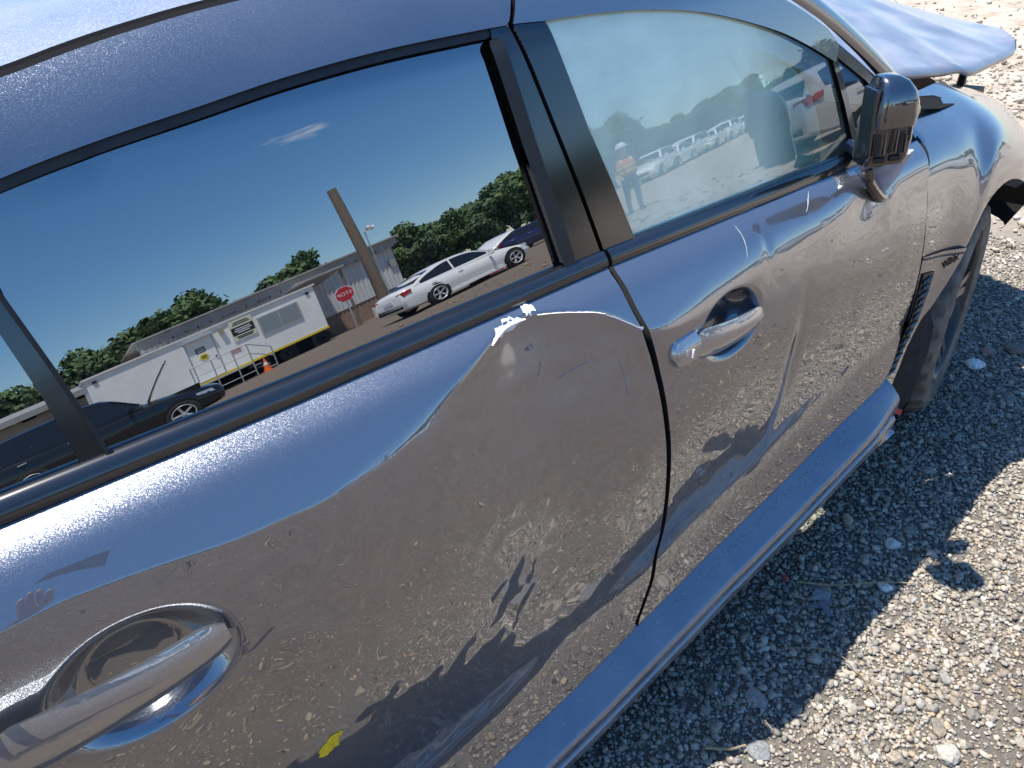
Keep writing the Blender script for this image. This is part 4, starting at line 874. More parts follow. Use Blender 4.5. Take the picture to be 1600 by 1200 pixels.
# ------------------------------------------------------------------ yard around: what the windows and doors mirror
M['white'] = mat('white_siding', (.86, .86, .83), .55, noise=.05, nscale=2)
M['corr'] = mat('white_corrugated_metal', (.62, .63, .63), .5, noise=.10, nscale=3, stretch=(1, 1, .2))
M['brownwall'] = mat('brown_base_wall', (.30, .20, .145), .9, noise=.2, nscale=3)
M['tanwall'] = mat('tan_stucco', (.38, .32, .25), .9, noise=.12, nscale=2)
M['roofmetal'] = mat('grey_roof_metal', (.35, .34, .33), .5, noise=.15, nscale=2)
M['roofwhite'] = mat('white_roof_edge', (.75, .74, .72), .5)
M['steel'] = mat('galvanised_steel', (.50, .51, .52), .4, metal=.6)
M['yellowband'] = mat('yellow_band', (.80, .58, .03), .6)
M['wood'] = mat('weathered_pole_wood', (.20, .155, .115), .95, noise=.35, nscale=9, stretch=(6, 6, .6), bump=.6, bscale=12)
M['red_sign'] = mat('red_sign_face', (.50, .02, .03), .45)
M['signwhite'] = mat('sign_white', (.80, .80, .80), .5)
M['signyellow'] = mat('sign_yellow', (.80, .62, .05), .5)
M['orange'] = mat('cone_orange', (.85, .16, .02), .5)
M['envglass'] = mat('car_window_glass', (.015, .018, .022), .05, ior=1.6)
M['winpane'] = mat('window_pane', (.22, .27, .30), .1, ior=1.6)
M['taillight'] = mat('tail_lamp_red', (.45, .015, .02), .2)
M['headlight'] = mat('head_lamp', (.6, .62, .65), .12, metal=.4)
M['car_white'] = mat('white_car_paint', (.90, .90, .88), .25, coat_weight=.7)
M['car_black'] = mat('black_car_paint', (.010, .011, .012), .22, coat_weight=.6)
M['car_blue'] = mat('dark_blue_car_paint', (.018, .022, .075), .25, coat_weight=.7)
M['car_silver'] = mat('silver_car_paint', (.66, .66, .63), .3, metal=.2, coat_weight=.6)
M['envrim'] = mat('silver_alloy', (.62, .63, .64), .35, metal=.2)
M['envtyre'] = mat('tyre_black', (.025, .024, .023), .9)

def env_car(name, label, group, paint, x, y, head, wb=2.75, H=1.42, W=1.8, ro=.95, fo=.85, kind='sedan', hood_up=False, wr=.33):
    """x, y: ground point of the near rear wheel's axle line; local +x is the nose, wheels on y = +-W/2"""
    t = empty(name, label, 'car', (x, y, 0), head, group); hw = W/2; suv = kind != 'sedan'; belt_ = .94 if not suv else 1.06; deck = .99 if not suv else 1.08
    # lower body loft
    st = [(-ro, .45, .75, hw*.80), (-ro+.05, .32, deck-.05, hw*.86), (-ro+.25, .26, deck+.02, hw*.95), (-.4, .22, belt_+.03, hw), (.5, .20, belt_, hw), (wb*.55, .20, belt_-.02, hw), (wb-.5, .21, belt_-.03, hw*.985), (wb+.1, .24, belt_-.13, hw*.97), (wb+fo*.65, .27, belt_-.24, hw*.90), (wb+fo*.95, .32, belt_-.36, hw*.74), (wb+fo, .40, .56, hw*.66)]
    P = smooth_line([(a, b, c, d) for a, b, c, d in st], 60); rings = []
    for a, z0, z1, h_ in P:
        half = [(0, z0), (h_*.80, z0), (h_*.95, z0+.06), (h_, z0+(z1-z0)*.45), (h_*1.0, z0+(z1-z0)*.62), (h_*.965, z1-.12), (h_*.90, z1-.02), (h_*.7, z1+.02), (0, z1+.05)]
        rings.append([Vector((a, -p, q)) for p, q in half]+[Vector((a, p, q)) for p, q in half[-2:0:-1]])
    MB().loft(rings).build('body', paint, t, True)
    # cabin
    if not suv: prof = [(-.62, deck+.01), (-.25, deck+.20), (.12, H-.10), (.45, H-.02), (.95, H), (1.35, H-.04), (1.65, H-.14), (2.20, belt_+.01)]
    else: prof = [(-ro+.10, deck-.02), (-ro+.18, H-.30), (-ro+.34, H-.06), (.1, H), (.9, H), (1.35, H-.03), (1.62, H-.13), (2.20, belt_+.02)]
    pr = smooth_line(prof, 30); rings = []
    for a, z in pr:
        k = (z-belt_)/(H-belt_); wt = hw*(.93-.22*max(0, k)); zb_ = belt_-.06
        rings.append([Vector((a, -hw*.93, zb_)), Vector((a, -wt-.02*(k > 0), z-.03)), Vector((a, -wt*.86, z)), Vector((a, 0, z+.015)), Vector((a, wt*.86, z)), Vector((a, wt+.02*(k > 0), z-.03)), Vector((a, hw*.93, zb_))])
    MB().loft(rings, False, False).build('cabin', paint, t, True)
    top = [(a, z) for a, z in pr if z > belt_+.12]; x0, x1 = top[0][0], top[-1][0]
    def side_pt(a, f, s):
        z = float(np.interp(a, pr[:, 0], pr[:, 1])); k = (z-belt_)/(H-belt_); wt = hw*(.93-.22*max(0, k)); zt = z-.075; zz = belt_+.015+(zt-belt_-.015)*f; ww = hw*.93+(wt+.02-hw*.93)*((zz-belt_+.06)/(z-.03-belt_+.06)); return Vector((a, s*(ww+.006), zz))
    cuts = [x0+.05, x0+.30, .72, .76, 1.62] if not suv else [x0+.12, .0, .06, .80, .86, 1.70]
    segs = [(x0+.02, .70), (.76, x1-.0)] if not suv else [(x0+.15, -.02), (.05, .78), (.86, x1)]
    for s in (-1, 1):
        for a, b in segs:
            gx = np.linspace(a, b, 9); Vv = [side_pt(q, 0, s) for q in gx]+[side_pt(q, 1, s) for q in gx]; Ff = [(i, i+1, 9+i+1, 9+i) for i in range(8)]
            MB().add(Vv, Ff).build('side_window', M['envglass'], t)
    def screen(nm, a0, z0, a1, z1, w0, w1, dx):
        MB().add([(a0+dx, -w0, z0+.012), (a0+dx, w0, z0+.012), (a1+dx, w1, z1+.012), (a1+dx, -w1, z1+.012)], [(0, 1, 2, 3)]).build(nm, M['envglass'], t)
    if not suv: screen('rear_window', -.52, deck+.08, .10, H-.10, hw*.78, hw*.66, -.02); screen('windscreen', 2.12, belt_+.06, 1.66, H-.13, hw*.80, hw*.68, .03)
    else: screen('rear_window', -ro+.12, deck+.06, -ro+.25, H-.18, hw*.78, hw*.66, -.035); screen('windscreen', 2.14, belt_+.06, 1.64, H-.13, hw*.80, hw*.68, .03)
    for s in (-1, 1):
        mb = MB(); zz = deck-.16; mb.loft([[Vector((-ro+.03, s*hw*.55, zz-.05)), Vector((-ro+.02, s*hw*.55, zz+.07)), Vector((-ro+.06, s*hw*.55, zz+.08))], [Vector((-ro+.06, s*hw*.87, zz-.06)), Vector((-ro+.05, s*hw*.87, zz+.09)), Vector((-ro+.09, s*hw*.87, zz+.10))], [Vector((-ro+.28, s*(hw*.965), zz+.0)), Vector((-ro+.28, s*(hw*.965), zz+.10)), Vector((-ro+.30, s*(hw*.955), zz+.11))]])
        o = mb.build('tail_lamp', M['taillight'], t, True); o.location.x = -.012
        for v in o.data.vertices: v.co.y += s*.012
        mb = MB(); mb.loft([[Vector((wb+fo*.93, s*hw*.50, .60)), Vector((wb+fo*.90, s*hw*.50, .68))], [Vector((wb+fo*.80, s*hw*.84, .62)), Vector((wb+fo*.74, s*hw*.84, .72))], [Vector((wb+fo*.40, s*hw*.965, .68)), Vector((wb+fo*.38, s*hw*.95, .75))]], False, False); mb.build('headlight', M['headlight'], t, True)
        MB().box((1.95, s*(hw+.09), belt_+.06), (.10, .18, .13), taper=.8).build('wing_mirror', paint, t, False, .02)
        for xd in (.86, -.05): MB().box((xd, s*(hw+.004), belt_-.11), (.16, .02, .025)).build('door_handle', paint if not suv else M['envrim'], t)
        for a in (.0, wb):
            Wm = Matrix.Translation((a, s*(hw+.012), wr)) @ Matrix.Rotation(pi/2*s, 4, 'Z')
            MB().lathe([(-.012, 0), (-.012, wr+.05), (-.05, wr+.055)], Wm, 28).build('wheel_arch', M['deep'], t)
            Wm = Matrix.Translation((a, s*(hw+.02), wr)) @ Matrix.Rotation(pi/2*s, 4, 'Z')
            wh = MB().lathe([(-.02, wr*.66), (.0, wr*.72), (.004, wr*.86), (-.012, wr*.97), (-.04, wr), (-.2, wr)], Wm, 36).build('wheel', M['envtyre'], t, True)
            rim_mesh(MB(), Wm @ Matrix.Translation((.05, 0, 0)), wr*.69, 5, twin=not suv).build('rim', M['envrim'], wh, True)
    MB().box((-ro-.005, 0, .72 if not suv else .85), (.02, .5, .12)).build('number_plate', M['signwhite'], t)
    MB().box((-ro+.03, 0, .45), (.06, W*.72, .16)).build('rear_bumper_insert', M['deep'], t)
    MB().box((wb+fo*.985, 0, .50), (.05, W*.5, .16)).build('grille', M['deep'], t)
    MB().box((wb*.5, 0, .22), (wb-.8, W*1.005, .07)).build('sill', M['deep'] if suv else paint, t)
    if hood_up:
        mb = MB(); a0 = wb-.52; L_ = 1.05; an = hood_up
        mb.loft([[Vector((a0+L_*u*cos(an), y_, belt_+.03+L_*u*sin(an)+.03*sin(pi*u)-.03*(y_/hw)**2)) for u in np.linspace(0, 1, 8)] for y_ in np.linspace(-hw*.78, hw*.78, 9)], False, False)
        o = mb.build('bonnet', paint, t, True); md = o.modifiers.new('skin', 'SOLIDIFY'); md.thickness = .03
        MB().box((wb+.15, 0, belt_-.12), (.7, W*.62, .12)).build('engine_bay', M['deep'], t)
    return t
env_car('suv', 'black SUV with its bonnet propped open in front of the white trailer', 'wrecked cars in the yard', M['car_black'], -3.02, -17.5, .107, 2.85, 1.70, 1.86, 1.0, .9, 'suv', .95, .36)
env_car('sedan', 'white four door sedan with bent bonnet beside the leaning wooden pole', 'wrecked cars in the yard', M['car_white'], 6.6, -18.6, -.12, 2.80, 1.40, 1.84, 1.05, .85, 'sedan', .42, .34)
env_car('sedan', 'dark blue car parked beyond the white sedan', 'wrecked cars in the yard', M['car_blue'], 18.4, -31.0, .9, 2.75, 1.5, 1.82, .95, .85, 'suv')
env_car('hatchback', 'silver white hatchback with red tail lamps seen in the front window', 'wrecked cars in the yard', M['car_silver'], 8.65, -7.1, .38, 2.62, 1.50, 1.80, .90, .85, 'suv')
for i, (az, D) in enumerate(((44.6, 37), (46.0, 40), (47.3, 43), (48.6, 46), (49.8, 50), (51.0, 54), (52.3, 58), (54, 62))):
    env_car('sedan', ('first', 'second', 'third', 'fourth', 'fifth', 'sixth', 'seventh', 'last')[i]+' white car of the distant row, counted from the worker in the hard hat', 'distant row of white cars', M['car_white'], -1.3+D*sin(R(az)), -.8-D*cos(R(az)), 2.6+.05*(i % 3), kind='sedan' if i % 2 else 'suv', H=1.45 if i % 2 else 1.6)
# office trailer
M['signcream'] = mat('sign_cream', (.72, .70, .52), .5)
T = empty('office_trailer', 'white office trailer with yellow bottom band, door, window and stairs', 'trailer', (3.25, -30.2, 0), -.03)
def tb(name, c, d, m, parent=None, bevel=0): return MB().box(c, d).build(name, m, parent or T, False, bevel)
tb('body', (0, -1.35, 2.05), (9.0, 2.6, 2.45), M['white'], None, .04)
tb('yellow_band', (0, -.045, .80), (9.02, .04, .11), M['yellowband']); tb('roof_edge', (0, -1.35, 3.31), (9.15, 2.75, .09), M['roofwhite'])
d = tb('door', (-.47, -.035, 1.93), (.98, .05, 2.1), M['white']); tb('door_frame', (-.47, -.045, 1.96), (1.10, .03, 2.2), M['steel']); tb('handle', (-.06, .01, 1.85), (.06, .06, .10), M['black'], d)
tb('door_canopy', (-.47, .05, 3.02), (1.15, .22, .05), M['steel'])
tb('notice', (-.52, -.004, 2.45), (.36, .015, .26), M['black'], d); MB().lathe([(.0, 0), (.0, .17), (.012, .17), (.012, 0)], Matrix.Translation((-.48, -.004, 2.05)) @ Matrix.Rotation(pi/2, 4, 'Z'), 24).build('round_sign', M['signyellow'], d)
for z in (2.38, 2.45, 2.52): tb('print', (-.52, .006, z), (.28, .006, .025), M['signwhite'], d)
for z in (2.0, 2.06, 2.12): tb('print', (-.48, .014, z), (.2, .004, .022), M['black'], d)
w_ = tb('window_frame', (2.75, -.02, 2.35), (1.75, .07, .95), M['steel']); tb('pane', (2.33, .02, 2.35), (.78, .012, .80), M['winpane'], w_); tb('pane', (3.17, .02, 2.35), (.78, .012, .80), M['winpane'], w_)
s_ = tb('sign_board', (1.25, -.02, 2.65), (.95, .05, 1.05), M['signcream']); tb('print', (1.25, .008, 2.6), (.90, .006, .42), M['black'], s_)
for k, (z, wd) in enumerate(((3.05, .6), (2.95, .7), (2.70, .62), (2.6, .7), (2.5, .5), (2.3, .7), (2.22, .6))): tb('print', (1.25, .013, z), (wd, .004, .045), M['black'] if z > 2.85 or z < 2.35 else M['signwhite'], s_)
tb('lamp', (.45, .04, 2.95), (.18, .16, .28), M['tanwall']); tb('vent', (-4.2, -.01, 3.05), (.16, .04, .12), M['black']); tb('vent', (4.15, -.01, 3.0), (.14, .04, .12), M['black'])
r2_ = tb('notice', (.52, .75, 1.65), (.45, .02, .42), M['signwhite'])
for z in (1.56, 1.64, 1.72): tb('print', (.52, .763, z), (.36, .004, .035), M['red_print'], r2_)
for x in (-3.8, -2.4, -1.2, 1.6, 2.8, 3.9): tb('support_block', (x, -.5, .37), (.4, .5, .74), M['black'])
tb('under_shade_box', (0, -1.6, .4), (9.2, 1.2, .8), M['deep'])  # black box put in for the shade beneath the trailer
for x in (2.6, 4.2): MB().lathe([(-.1, .1), (-.1, .36), (.1, .36), (.1, .1)], Matrix.Translation((x, -.35, .36)) @ Matrix.Rotation(pi/2, 4, 'Z'), 20).build('wheel', M['envtyre'], T, True)
# stairs and landing
ST = empty('metal_stairs', 'galvanised metal landing with railings at the trailer door', 'stairs', (2.9, -29.5, 0), -.03)
MB().box((.1, -.05, .72), (2.2, 1.15, .06)).build('landing', M['steel'], ST)
for i in range(3): MB().box((1.35+.28*i, -.05, .54-.2*i), (.28, 1.0, .04)).build('step', M['steel'], ST)
for x in (-.98, -.2, .6, 1.18): MB().tube([(x, .52, 0), (x, .52, 1.75)], .028, 6).build('post', M['steel'], ST)
MB().tube([(-.98, .52, 1.75), (1.18, .52, 1.75), (2.0, .52, 1.15)], .028, 6).build('rail', M['steel'], ST); MB().tube([(-.98, .52, 1.25), (1.18, .52, 1.25), (2.0, .52, .65)], .024, 6).build('rail', M['steel'], ST); MB().tube([(2.0, .52, 0), (2.0, .52, 1.15)], .028, 6).build('post', M['steel'], ST)
MB().tube([(-.98, .52, .3), (1.18, .52, .3)], .02, 6).build('rail', M['steel'], ST)
cn = empty('traffic_cone', 'orange traffic cone with white collar beside the trailer stairs', 'cone', (4.4, -28.6, 0))
MB().lathe([(.03, .16), (.35, .09), (.36, .09)], Matrix.Rotation(-pi/2, 4, 'Y'), 20).lathe([(.50, .062), (.72, .02), (.72, 0)], Matrix.Rotation(-pi/2, 4, 'Y'), 20).build('cone_body', M['orange'], cn, True); MB().lathe([(.35, .091), (.50, .063)], Matrix.Rotation(-pi/2, 4, 'Y'), 20).build('collar', M['signwhite'], cn, True); MB().box((0, 0, .015), (.36, .36, .03)).build('base', M['orange'], cn)
# long metal building with brown base, and the low tan wing with the white roof
B = empty('metal_building', 'long white corrugated metal building with brown base behind the trailer', 'building', (0, -36.5, 0))
mb = MB(); xs_ = np.arange(1.5, 14.41, .12); V = []; F = []
for i, x in enumerate(xs_):
    for z in (1.35, 4.05): V.append((x, .06*(i % 2), z))
for i in range(len(xs_)-1): F.append((2*i, 2*i+2, 2*i+3, 2*i+1))
mb.add(V, F); mb.build('metal_wall', M['corr'], B)
MB().box((8, -.12, .68), (12.9, .2, 1.36)).build('brown_base', M['brownwall'], B); MB().box((8, -.9, 2.6), (12.85, 1.5, 3.2)).box((11, -5, 2.2), (6.8, 7, 4.2)).build('building_core', M['corr'], B)
MB().box((8, .15, 4.35), (13.3, .35, .42)).build('fascia', M['roofmetal'], B); MB().box((8, -4, 4.62), (13.6, 9.0, .10)).build('roof', M['roofmetal'], B)
for i in range(22): MB().box((2+.58*i, .34, 4.12), (.50, .03, .14+.05*(i % 3))).build('cladding_strip', M['roofmetal'], B)
MB().box((14.1, .12, 3.0), (.35, .1, .55)).build('meter_box', M['roofmetal'], B)
pw = MB().box((8.9, 2.0, 3.75), (2.4, 4.2, .12), rx=.04).build('porch_roof', M['roofmetal'], B); MB().tube([(9.9, 3.9, 0), (9.9, 3.9, 3.7)], .07, 8).build('porch_post', M['wood'], B)
B2 = empty('tan_building', 'low tan walled building with white roof edge left of the trailer', 'building', (-8, -36, 0))
MB().box((0, -2.5, 1.5), (19.5, 5, 3.0)).build('wall', M['tanwall'], B2); MB().box((.2, -2.4, 3.45), (20.4, 5.8, .22)).build('roof', M['roofwhite'], B2); MB().box((.2, .46, 3.18), (20.2, .1, .30)).build('fascia', M['roofmetal'], B2)
for i in range(9): MB().box((-8+2.1*i, .05, 3.0), (.5, .35, .18)).build('roof_bracket', M['deep'], B2)
# pole, stop sign
PO = empty('wooden_pole', 'tall weathered wooden pole with two camera lamps behind the white sedan', 'pole', (11.4, -32.6, 0))
MB().tube([(0, 0, 0), (-.12, 0, 4), (-.38, 0, 8.1)], [.30, .27, .23], 16).build('pole', M['wood'], PO, True)
MB().box((.45, .1, 5.2), (.5, .05, .05)).box((.62, .22, 5.25), (.14, .3, .14), rx=.3).box((.40, .22, 5.32), (.14, .3, .14), rx=.3).build('camera_lamp', M['signwhite'], PO); MB().tube([(.28, .05, .3), (.28, .05, 5.2)], .03, 6).build('conduit', M['steel'], PO)
SG = empty('stop_sign', 'red octagonal stop sign on a grey post right of the trailer', 'sign', (8.55, -29.5, 0), .08)
MB().tube([(0, 0, 0), (0, 0, 2.5)], .035, 8).build('post', M['steel'], SG)
oc = lambda r, y: [Vector((r*cos(pi/8+k*pi/4), y, 2.1+r*sin(pi/8+k*pi/4))) for k in range(8)]
MB().loft([oc(.44, .04), oc(.44, .06)]).build('white_border', M['signwhite'], SG); f_ = MB().loft([oc(.41, .062), oc(.41, .068)]).build('face', M['red_sign'], SG)
text('lettering', 'STOP', .275, (0, .072, 2.1), (R(90), 0, R(180)), M['signwhite'], SG, .002)
mb = MB(); mb.box((0, 0, .08), (.3, .25, .16), rz=.4).box((.3, .2, .05), (.4, .2, .08), rz=.9).box((1.1, -.3, .05), (.5, .15, .07), rz=-.2); o = mb.build('red_debris', M['taillight']); o.location = (9.0, -19.9, 0); tag(o, 'broken red lamp pieces on the dirt behind the white sedan', 'debris')
mb = MB(); mb.box((0, 0, .35), (.3, .3, .7)); o = mb.build('bollard', M['signwhite'], None, False, .05); o.location = (10.4, -31.5, 0); tag(o, 'short white bollard by the brown wall', 'bollard')
# trees
M['bark'] = mat('bark', (.10, .08, .06), .95, noise=.3, nscale=8)
M['leaf'] = mat('leaves', (.085, .145, .045), .75, noise=.5, nscale=1.3); M['leaf_dark'] = mat('dark_leaves', (.060, .110, .040), .75, noise=.5, nscale=1.3)
def tree_mesh(seed, h, w, n, m):
    q = np.random.default_rng(seed); r = random.Random(seed)
    blobs = [(Vector((0, 0, h*.72)), w*.55)]
    for i in range(11): a = r.uniform(0, 2*pi); d = r.uniform(.25, .8)*w*.75; blobs.append((Vector((d*cos(a), d*sin(a), h*r.uniform(.35, .88))), w*r.uniform(.22, .42)))
    V = np.empty((n*4, 3)); wt = np.array([b[1]**2 for b in blobs]); wt /= wt.sum(); idx = q.choice(len(blobs), n, p=wt)
    dirs = q.normal(size=(n, 3)); dirs /= np.linalg.norm(dirs, axis=1, keepdims=True); rad = q.uniform(.45, 1.05, n)**.6*np.where(q.uniform(size=n) < .16, q.uniform(1.0, 1.35, n), 1)
    C_ = np.array([blobs[i][0][:] for i in idx])+dirs*rad[:, None]*np.array([blobs[i][1] for i in idx])[:, None]*np.array([1, 1, .8])
    a = q.normal(size=(n, 3)); a /= np.linalg.norm(a, axis=1, keepdims=True); b = np.cross(a, dirs+.3*q.normal(size=(n, 3))); b /= np.linalg.norm(b, axis=1, keepdims=True); s = q.uniform(.10, .24, n)[:, None]
    V[0::4] = C_-a*s-b*s*.6; V[1::4] = C_+a*s-b*s*.5; V[2::4] = C_+a*s*.8+b*s*.6; V[3::4] = C_-a*s+b*s*.5
    F = np.arange(n*4).reshape(-1, 4); me = bpy.data.meshes.new('crown'); me.from_pydata(V.tolist(), [], F.tolist()); me.materials.append(m)
    mb = MB(); mb.tube([(0, 0, -.1), (.1, .05, h*.3), (.0, .1, h*.7)], [w*.09, w*.065, w*.03], 8)
    for c, rr in blobs[1:8]: mb.tube([(.05, .05, h*.25), tuple(c*.6+Vector((0, 0, h*.12))), tuple(c)], [w*.04, w*.025, w*.01], 5)
    t0 = mb.build('trunk', M['bark'], None, True); me2 = t0.data; bpy.data.objects.remove(t0); return me, me2
TM = [tree_mesh(1, 7, 3.0, 3200, M['leaf']), tree_mesh(2, 6, 3.2, 3000, M['leaf_dark']), tree_mesh(3, 8, 3.0, 3400, M['leaf'])]
tn = 0
def tree(x, y, k, s, label, group):
    t = empty('tree', label, 'tree', (x, y, 0), (x*1.7+y) % 6.28, group); t.scale = (s, s, s*.95)
    for me, nm in zip(TM[k], ('crown', 'trunk')): o = bpy.data.objects.new(nm, me); COL.objects.link(o); o.parent = t
qt = random.Random(9)
for i in range(12): tree(-12+2.6*i+qt.uniform(-.6, .6), -58+qt.uniform(-5, 2), i % 3, qt.uniform(1.15, 1.45)*(1 if 3 < i < 9 else .9), 'leafy green tree rising behind the roof of the metal building', 'trees behind the building')
for i in range(18):
    az = R(24.5+1.15*i+qt.uniform(-.3, .3)); D = qt.uniform(50, 60); tree(-1.7+D*sin(az), -.8-D*cos(az), (i*2) % 3, qt.uniform(.75, 1.0)*(1.2 if i in (6, 7, 8, 9) else 1), 'bushy green tree at the yard edge beyond the cars', 'trees along the yard edge')
for i in range(22):
    az = R(44+1.6*i+qt.uniform(-.3, .3)); D = qt.uniform(70, 84); tree(-1.3+D*sin(az), -.8-D*cos(az), (i*2+1) % 3, qt.uniform(.7, 1.0), 'tree in the far tree line beyond the row of white cars', 'far tree line')
for i in range(16):
    az = R(-70+4.2*i+qt.uniform(-.5, .5)); D = qt.uniform(60, 75); tree(-2+D*sin(az), -.8-D*cos(az), i % 3, qt.uniform(.7, 1.0), 'tree in the tree line beyond the open side of the yard', 'tree line behind the yard')

# ------------------------------------------------------------------ people
M['skin'] = mat('skin', (.50, .32, .23), .6); M['jeans'] = mat('blue_jeans', (.075, .10, .17), .9, noise=.2, nscale=30); M['vest'] = mat('orange_safety_vest', (.85, .17, .03), .7); M['lime'] = mat('lime_reflective_tape', (.75, .80, .25), .5); M['shoe'] = mat('work_boot', (.06, .045, .03), .8); M['hatw'] = mat('white_hard_hat', (.82, .82, .78), .35); M['hair'] = mat('dark_hair', (.03, .02, .015), .8); M['eye'] = mat('eye', (.02, .015, .01), .2); M['shirt_dark'] = mat('dark_shirt', (.05, .05, .07), .9)
def person(label, loc, rz, arms, top, hat):
    """standing figure, facing local +y; arms: for each side elbow and wrist"""
    t = empty('person', label, 'person', loc, rz)
    J = {'pel': (0, 0, .96, .15), 'wst': (0, 0, 1.08, .135), 'chs': (0, 0, 1.28, .16), 'nkb': (0, 0, 1.45, .085), 'nk': (0, .01, 1.52, .058), 'hd': (0, .03, 1.61, .085), 'hd2': (0, .025, 1.68, .092), 'hd3': (0, .02, 1.73, .075), 'nose': (0, .125, 1.635, .013)}
    E = [('pel', 'wst'), ('wst', 'chs'), ('chs', 'nkb'), ('nkb', 'nk'), ('nk', 'hd'), ('hd', 'hd2'), ('hd2', 'hd3'), ('hd', 'nose')]
    for s, k in ((-1, 'l'), (1, 'r')):
        J['hip'+k] = (s*.095, 0, .90, .095); J['kn'+k] = (s*.11, .02, .50, .062); J['cf'+k] = (s*.115, -.015, .34, .058); J['an'+k] = (s*.115, -.01, .09, .042); J['hl'+k] = (s*.115, -.03, .045, .045); J['to'+k] = (s*.13, .16, .04, .038)
        E += [('pel', 'hip'+k), ('hip'+k, 'kn'+k), ('kn'+k, 'cf'+k), ('cf'+k, 'an'+k), ('an'+k, 'hl'+k), ('hl'+k, 'to'+k)]
        el, wr_ = arms[k]; J['sh'+k] = (s*.185, 0, 1.405, .068); J['el'+k] = (*el, .045); J['wr'+k] = (*wr_, .030); d_ = (Vector(wr_)-Vector(el)).normalized(); pm = Vector(wr_)+d_*.06; J['pm'+k] = (*pm, .034)
        E += [('chs', 'sh'+k), ('sh'+k, 'el'+k), ('el'+k, 'wr'+k), ('wr'+k, 'pm'+k)]
        sd = d_.cross(Vector((0, 0, 1)) if abs(d_.z) < .8 else Vector((0, 1, 0))).normalized(); dn = d_.cross(sd)
        for fi, (o_, ln) in enumerate(((-.027, .062), (-.009, .074), (.010, .070), (.028, .055))):
            a = pm+d_*.03+sd*o_; b = a+d_*ln*.5+dn*.008; c = b+d_*ln*.4+dn*.024; J[f'f{k}{fi}a'] = (*a, .010); J[f'f{k}{fi}b'] = (*b, .009); J[f'f{k}{fi}c'] = (*c, .008)
            E += [('pm'+k, f'f{k}{fi}a'), (f'f{k}{fi}a', f'f{k}{fi}b'), (f'f{k}{fi}b', f'f{k}{fi}c')]
        a = Vector(wr_)+d_*.03-sd*.035; b = a+d_*.03-sd*.02; J[f't{k}a'] = (*a, .012); J[f't{k}b'] = (*b, .009); E += [('wr'+k, f't{k}a'), (f't{k}a', f't{k}b')]
    names = list(J); me = bpy.data.meshes.new('body'); me.from_pydata([J[n][:3] for n in names], [(names.index(a), names.index(b)) for a, b in E], [])
    o = bpy.data.objects.new('body', me); COL.objects.link(o); md = o.modifiers.new('s', 'SKIN'); sv = me.skin_vertices[0].data
    for i, n in enumerate(names): r0 = J[n][3]; sv[i].radius = (r0*(1.15 if n in ('chs', 'pel', 'wst') else 1), r0*(.85 if n in ('chs', 'wst', 'pel') else 1)); sv[i].use_root = n == 'pel'
    o.modifiers.new('d', 'SUBSURF').levels = 2
    bpy.context.view_layer.update(); dg = bpy.context.evaluated_depsgraph_get(); m2 = bpy.data.meshes.new_from_object(o.evaluated_get(dg)); bpy.data.objects.remove(o)
    m2.materials.clear()
    for q in (M['skin'], top, M['jeans'], M['shoe']): m2.materials.append(q)
    wr = [Vector(arms[k][1]) for k in 'lr']; el = [Vector(arms[k][0]) for k in 'lr']
    for p in m2.polygons:
        c = p.center; k = 2 if c.z < .98 else 1
        if c.z > 1.47: k = 0
        if c.z < .11: k = 3
        for e_, w_ in zip(el, wr):
            u = (c-e_).dot((w_-e_))/(w_-e_).length_squared
            if u > .55 and ((c-e_)-(w_-e_)*u).length < .11 and (c-Vector((0, 0, c.z))).length > .16: k = 0
        p.material_index = k; p.use_smooth = True
    bo = bpy.data.objects.new('body', m2); COL.objects.link(bo); bo.parent = t
    for s in (-1, 1):
        MB().lathe([(.011*cos(a), .011*sin(a)) for a in np.linspace(0, pi, 7)], Matrix.Translation((s*.033, .108, 1.668)), 8).build('eye', M['eye'], t, True)
        MB().lathe([(.012*cos(a), .030*sin(a)) for a in np.linspace(0, pi, 7)], Matrix.Translation((s*.098, .02, 1.645)), 10).build('ear', M['skin'], t, True)
    MB().tube([(-.025, .112, 1.592), (0, .118, 1.590), (.025, .112, 1.592)], .006, 6).build('mouth', mat('lips', (.35, .14, .12), .6), t, True)
    # vest: an open shell round the chest with reflective tape
    rings = []
    for z, rx_, ry_ in ((1.00, .205, .155), (1.10, .200, .150), (1.22, .212, .158), (1.33, .215, .155), (1.42, .175, .125), (1.455, .12, .10)): rings.append([Vector((rx_*cos(a), ry_*sin(a), z)) for a in np.linspace(0, 2*pi, 28, endpoint=False)])
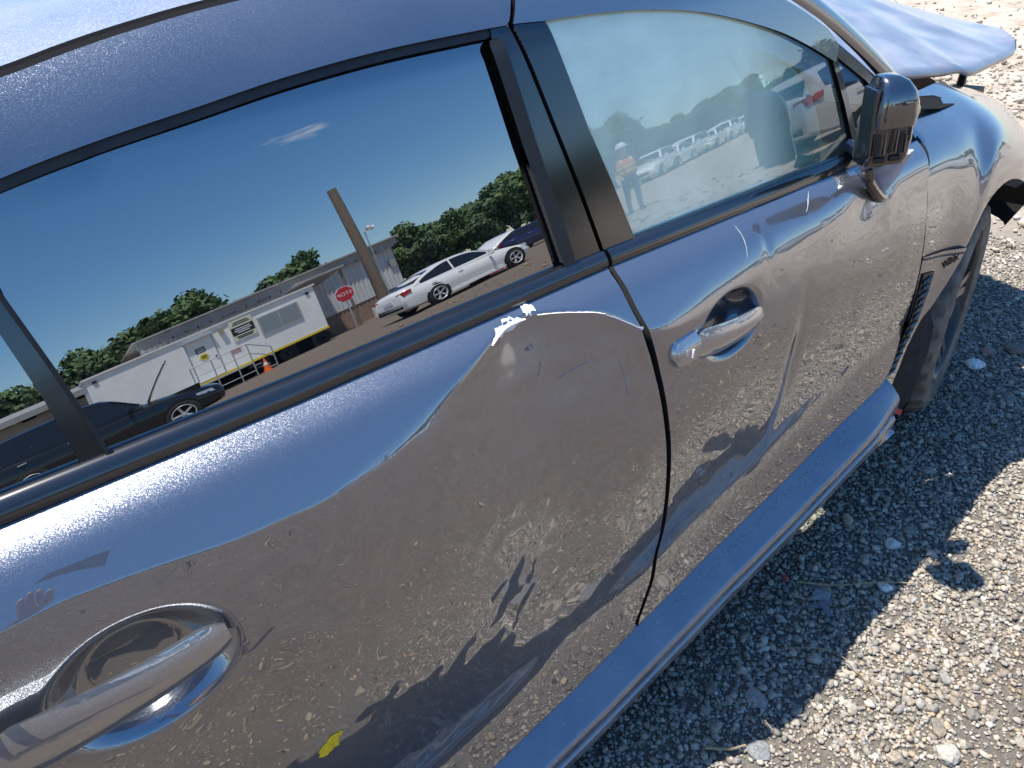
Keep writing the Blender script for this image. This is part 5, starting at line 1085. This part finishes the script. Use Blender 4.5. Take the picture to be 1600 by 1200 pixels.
    v_ = MB().loft(rings, True, False).build('vest', M['vest'], t, True); md = v_.modifiers.new('t', 'SOLIDIFY'); md.thickness = .008
    for z, rx_, ry_ in ((1.08, .206, .156), (1.20, .216, .162)): MB().loft([[Vector((rx_*cos(a), ry_*sin(a), z+dz)) for a in np.linspace(0, 2*pi, 28, endpoint=False)] for dz in (0, .045)], True, False).build('reflective_tape', M['lime'], v_, True)
    for s in (-1, 1): MB().tube([(s*.10, .155, 1.2), (s*.105, .150, 1.36), (s*.10, .02, 1.475), (s*.105, -.15, 1.36), (s*.10, -.158, 1.2)], .018, 6).build('reflective_tape', M['lime'], v_, True)
    if hat:
        MB().lathe([(.0, .135), (.012, .132), (.02, .112), (.07, .105), (.11, .07), (.125, 0)], Matrix.Translation((0, .03, 1.715)) @ Matrix.Rotation(-pi/2, 4, 'Y'), 28).lathe([(0, .12), (.008, .165), (-.004, .165), (-.006, .12)], Matrix.Translation((0, .05, 1.712)) @ Matrix.Rotation(-pi/2, 4, 'Y'), 28).build('hard_hat', M['hatw'], t, True)
    else: MB().lathe([(.0, .104), (.05, .106), (.09, .08), (.115, 0)], Matrix.Translation((0, .005, 1.675)) @ Matrix.Rotation(-pi/2, 4, 'Y'), 24).build('hair', M['hair'], t, True)
    return t
person('worker in white hard hat and orange safety vest standing in the yard', (8.15, -11.2, 0), R(25), {'l': ((-.27, -.03, 1.15), (-.22, .16, 1.02)), 'r': ((.30, .02, 1.17), (.42, .22, 1.12))}, M['shirt_dark'], True)
# the one who takes the photograph, holding the phone up in front
person('person in orange safety vest holding up a phone beside the car', (-2.80, -2.02, 0), R(-30), {'l': ((-.29, -.06, 1.14), (-.24, .05, .90)), 'r': ((.27, .27, 1.22), (.20, .50, 1.37))}, M['shirt_dark'], False)
ph_ = MB(); ph_.box((0, 0, 0), (.152, .073, .008)); o = ph_.build('phone', M['gloss_black'], None, False, .003); o.matrix_world = cam.matrix_world @ Matrix.Translation((-.05, 0, .012)); tag(o, 'black phone held sideways by the person in the vest', 'phone')
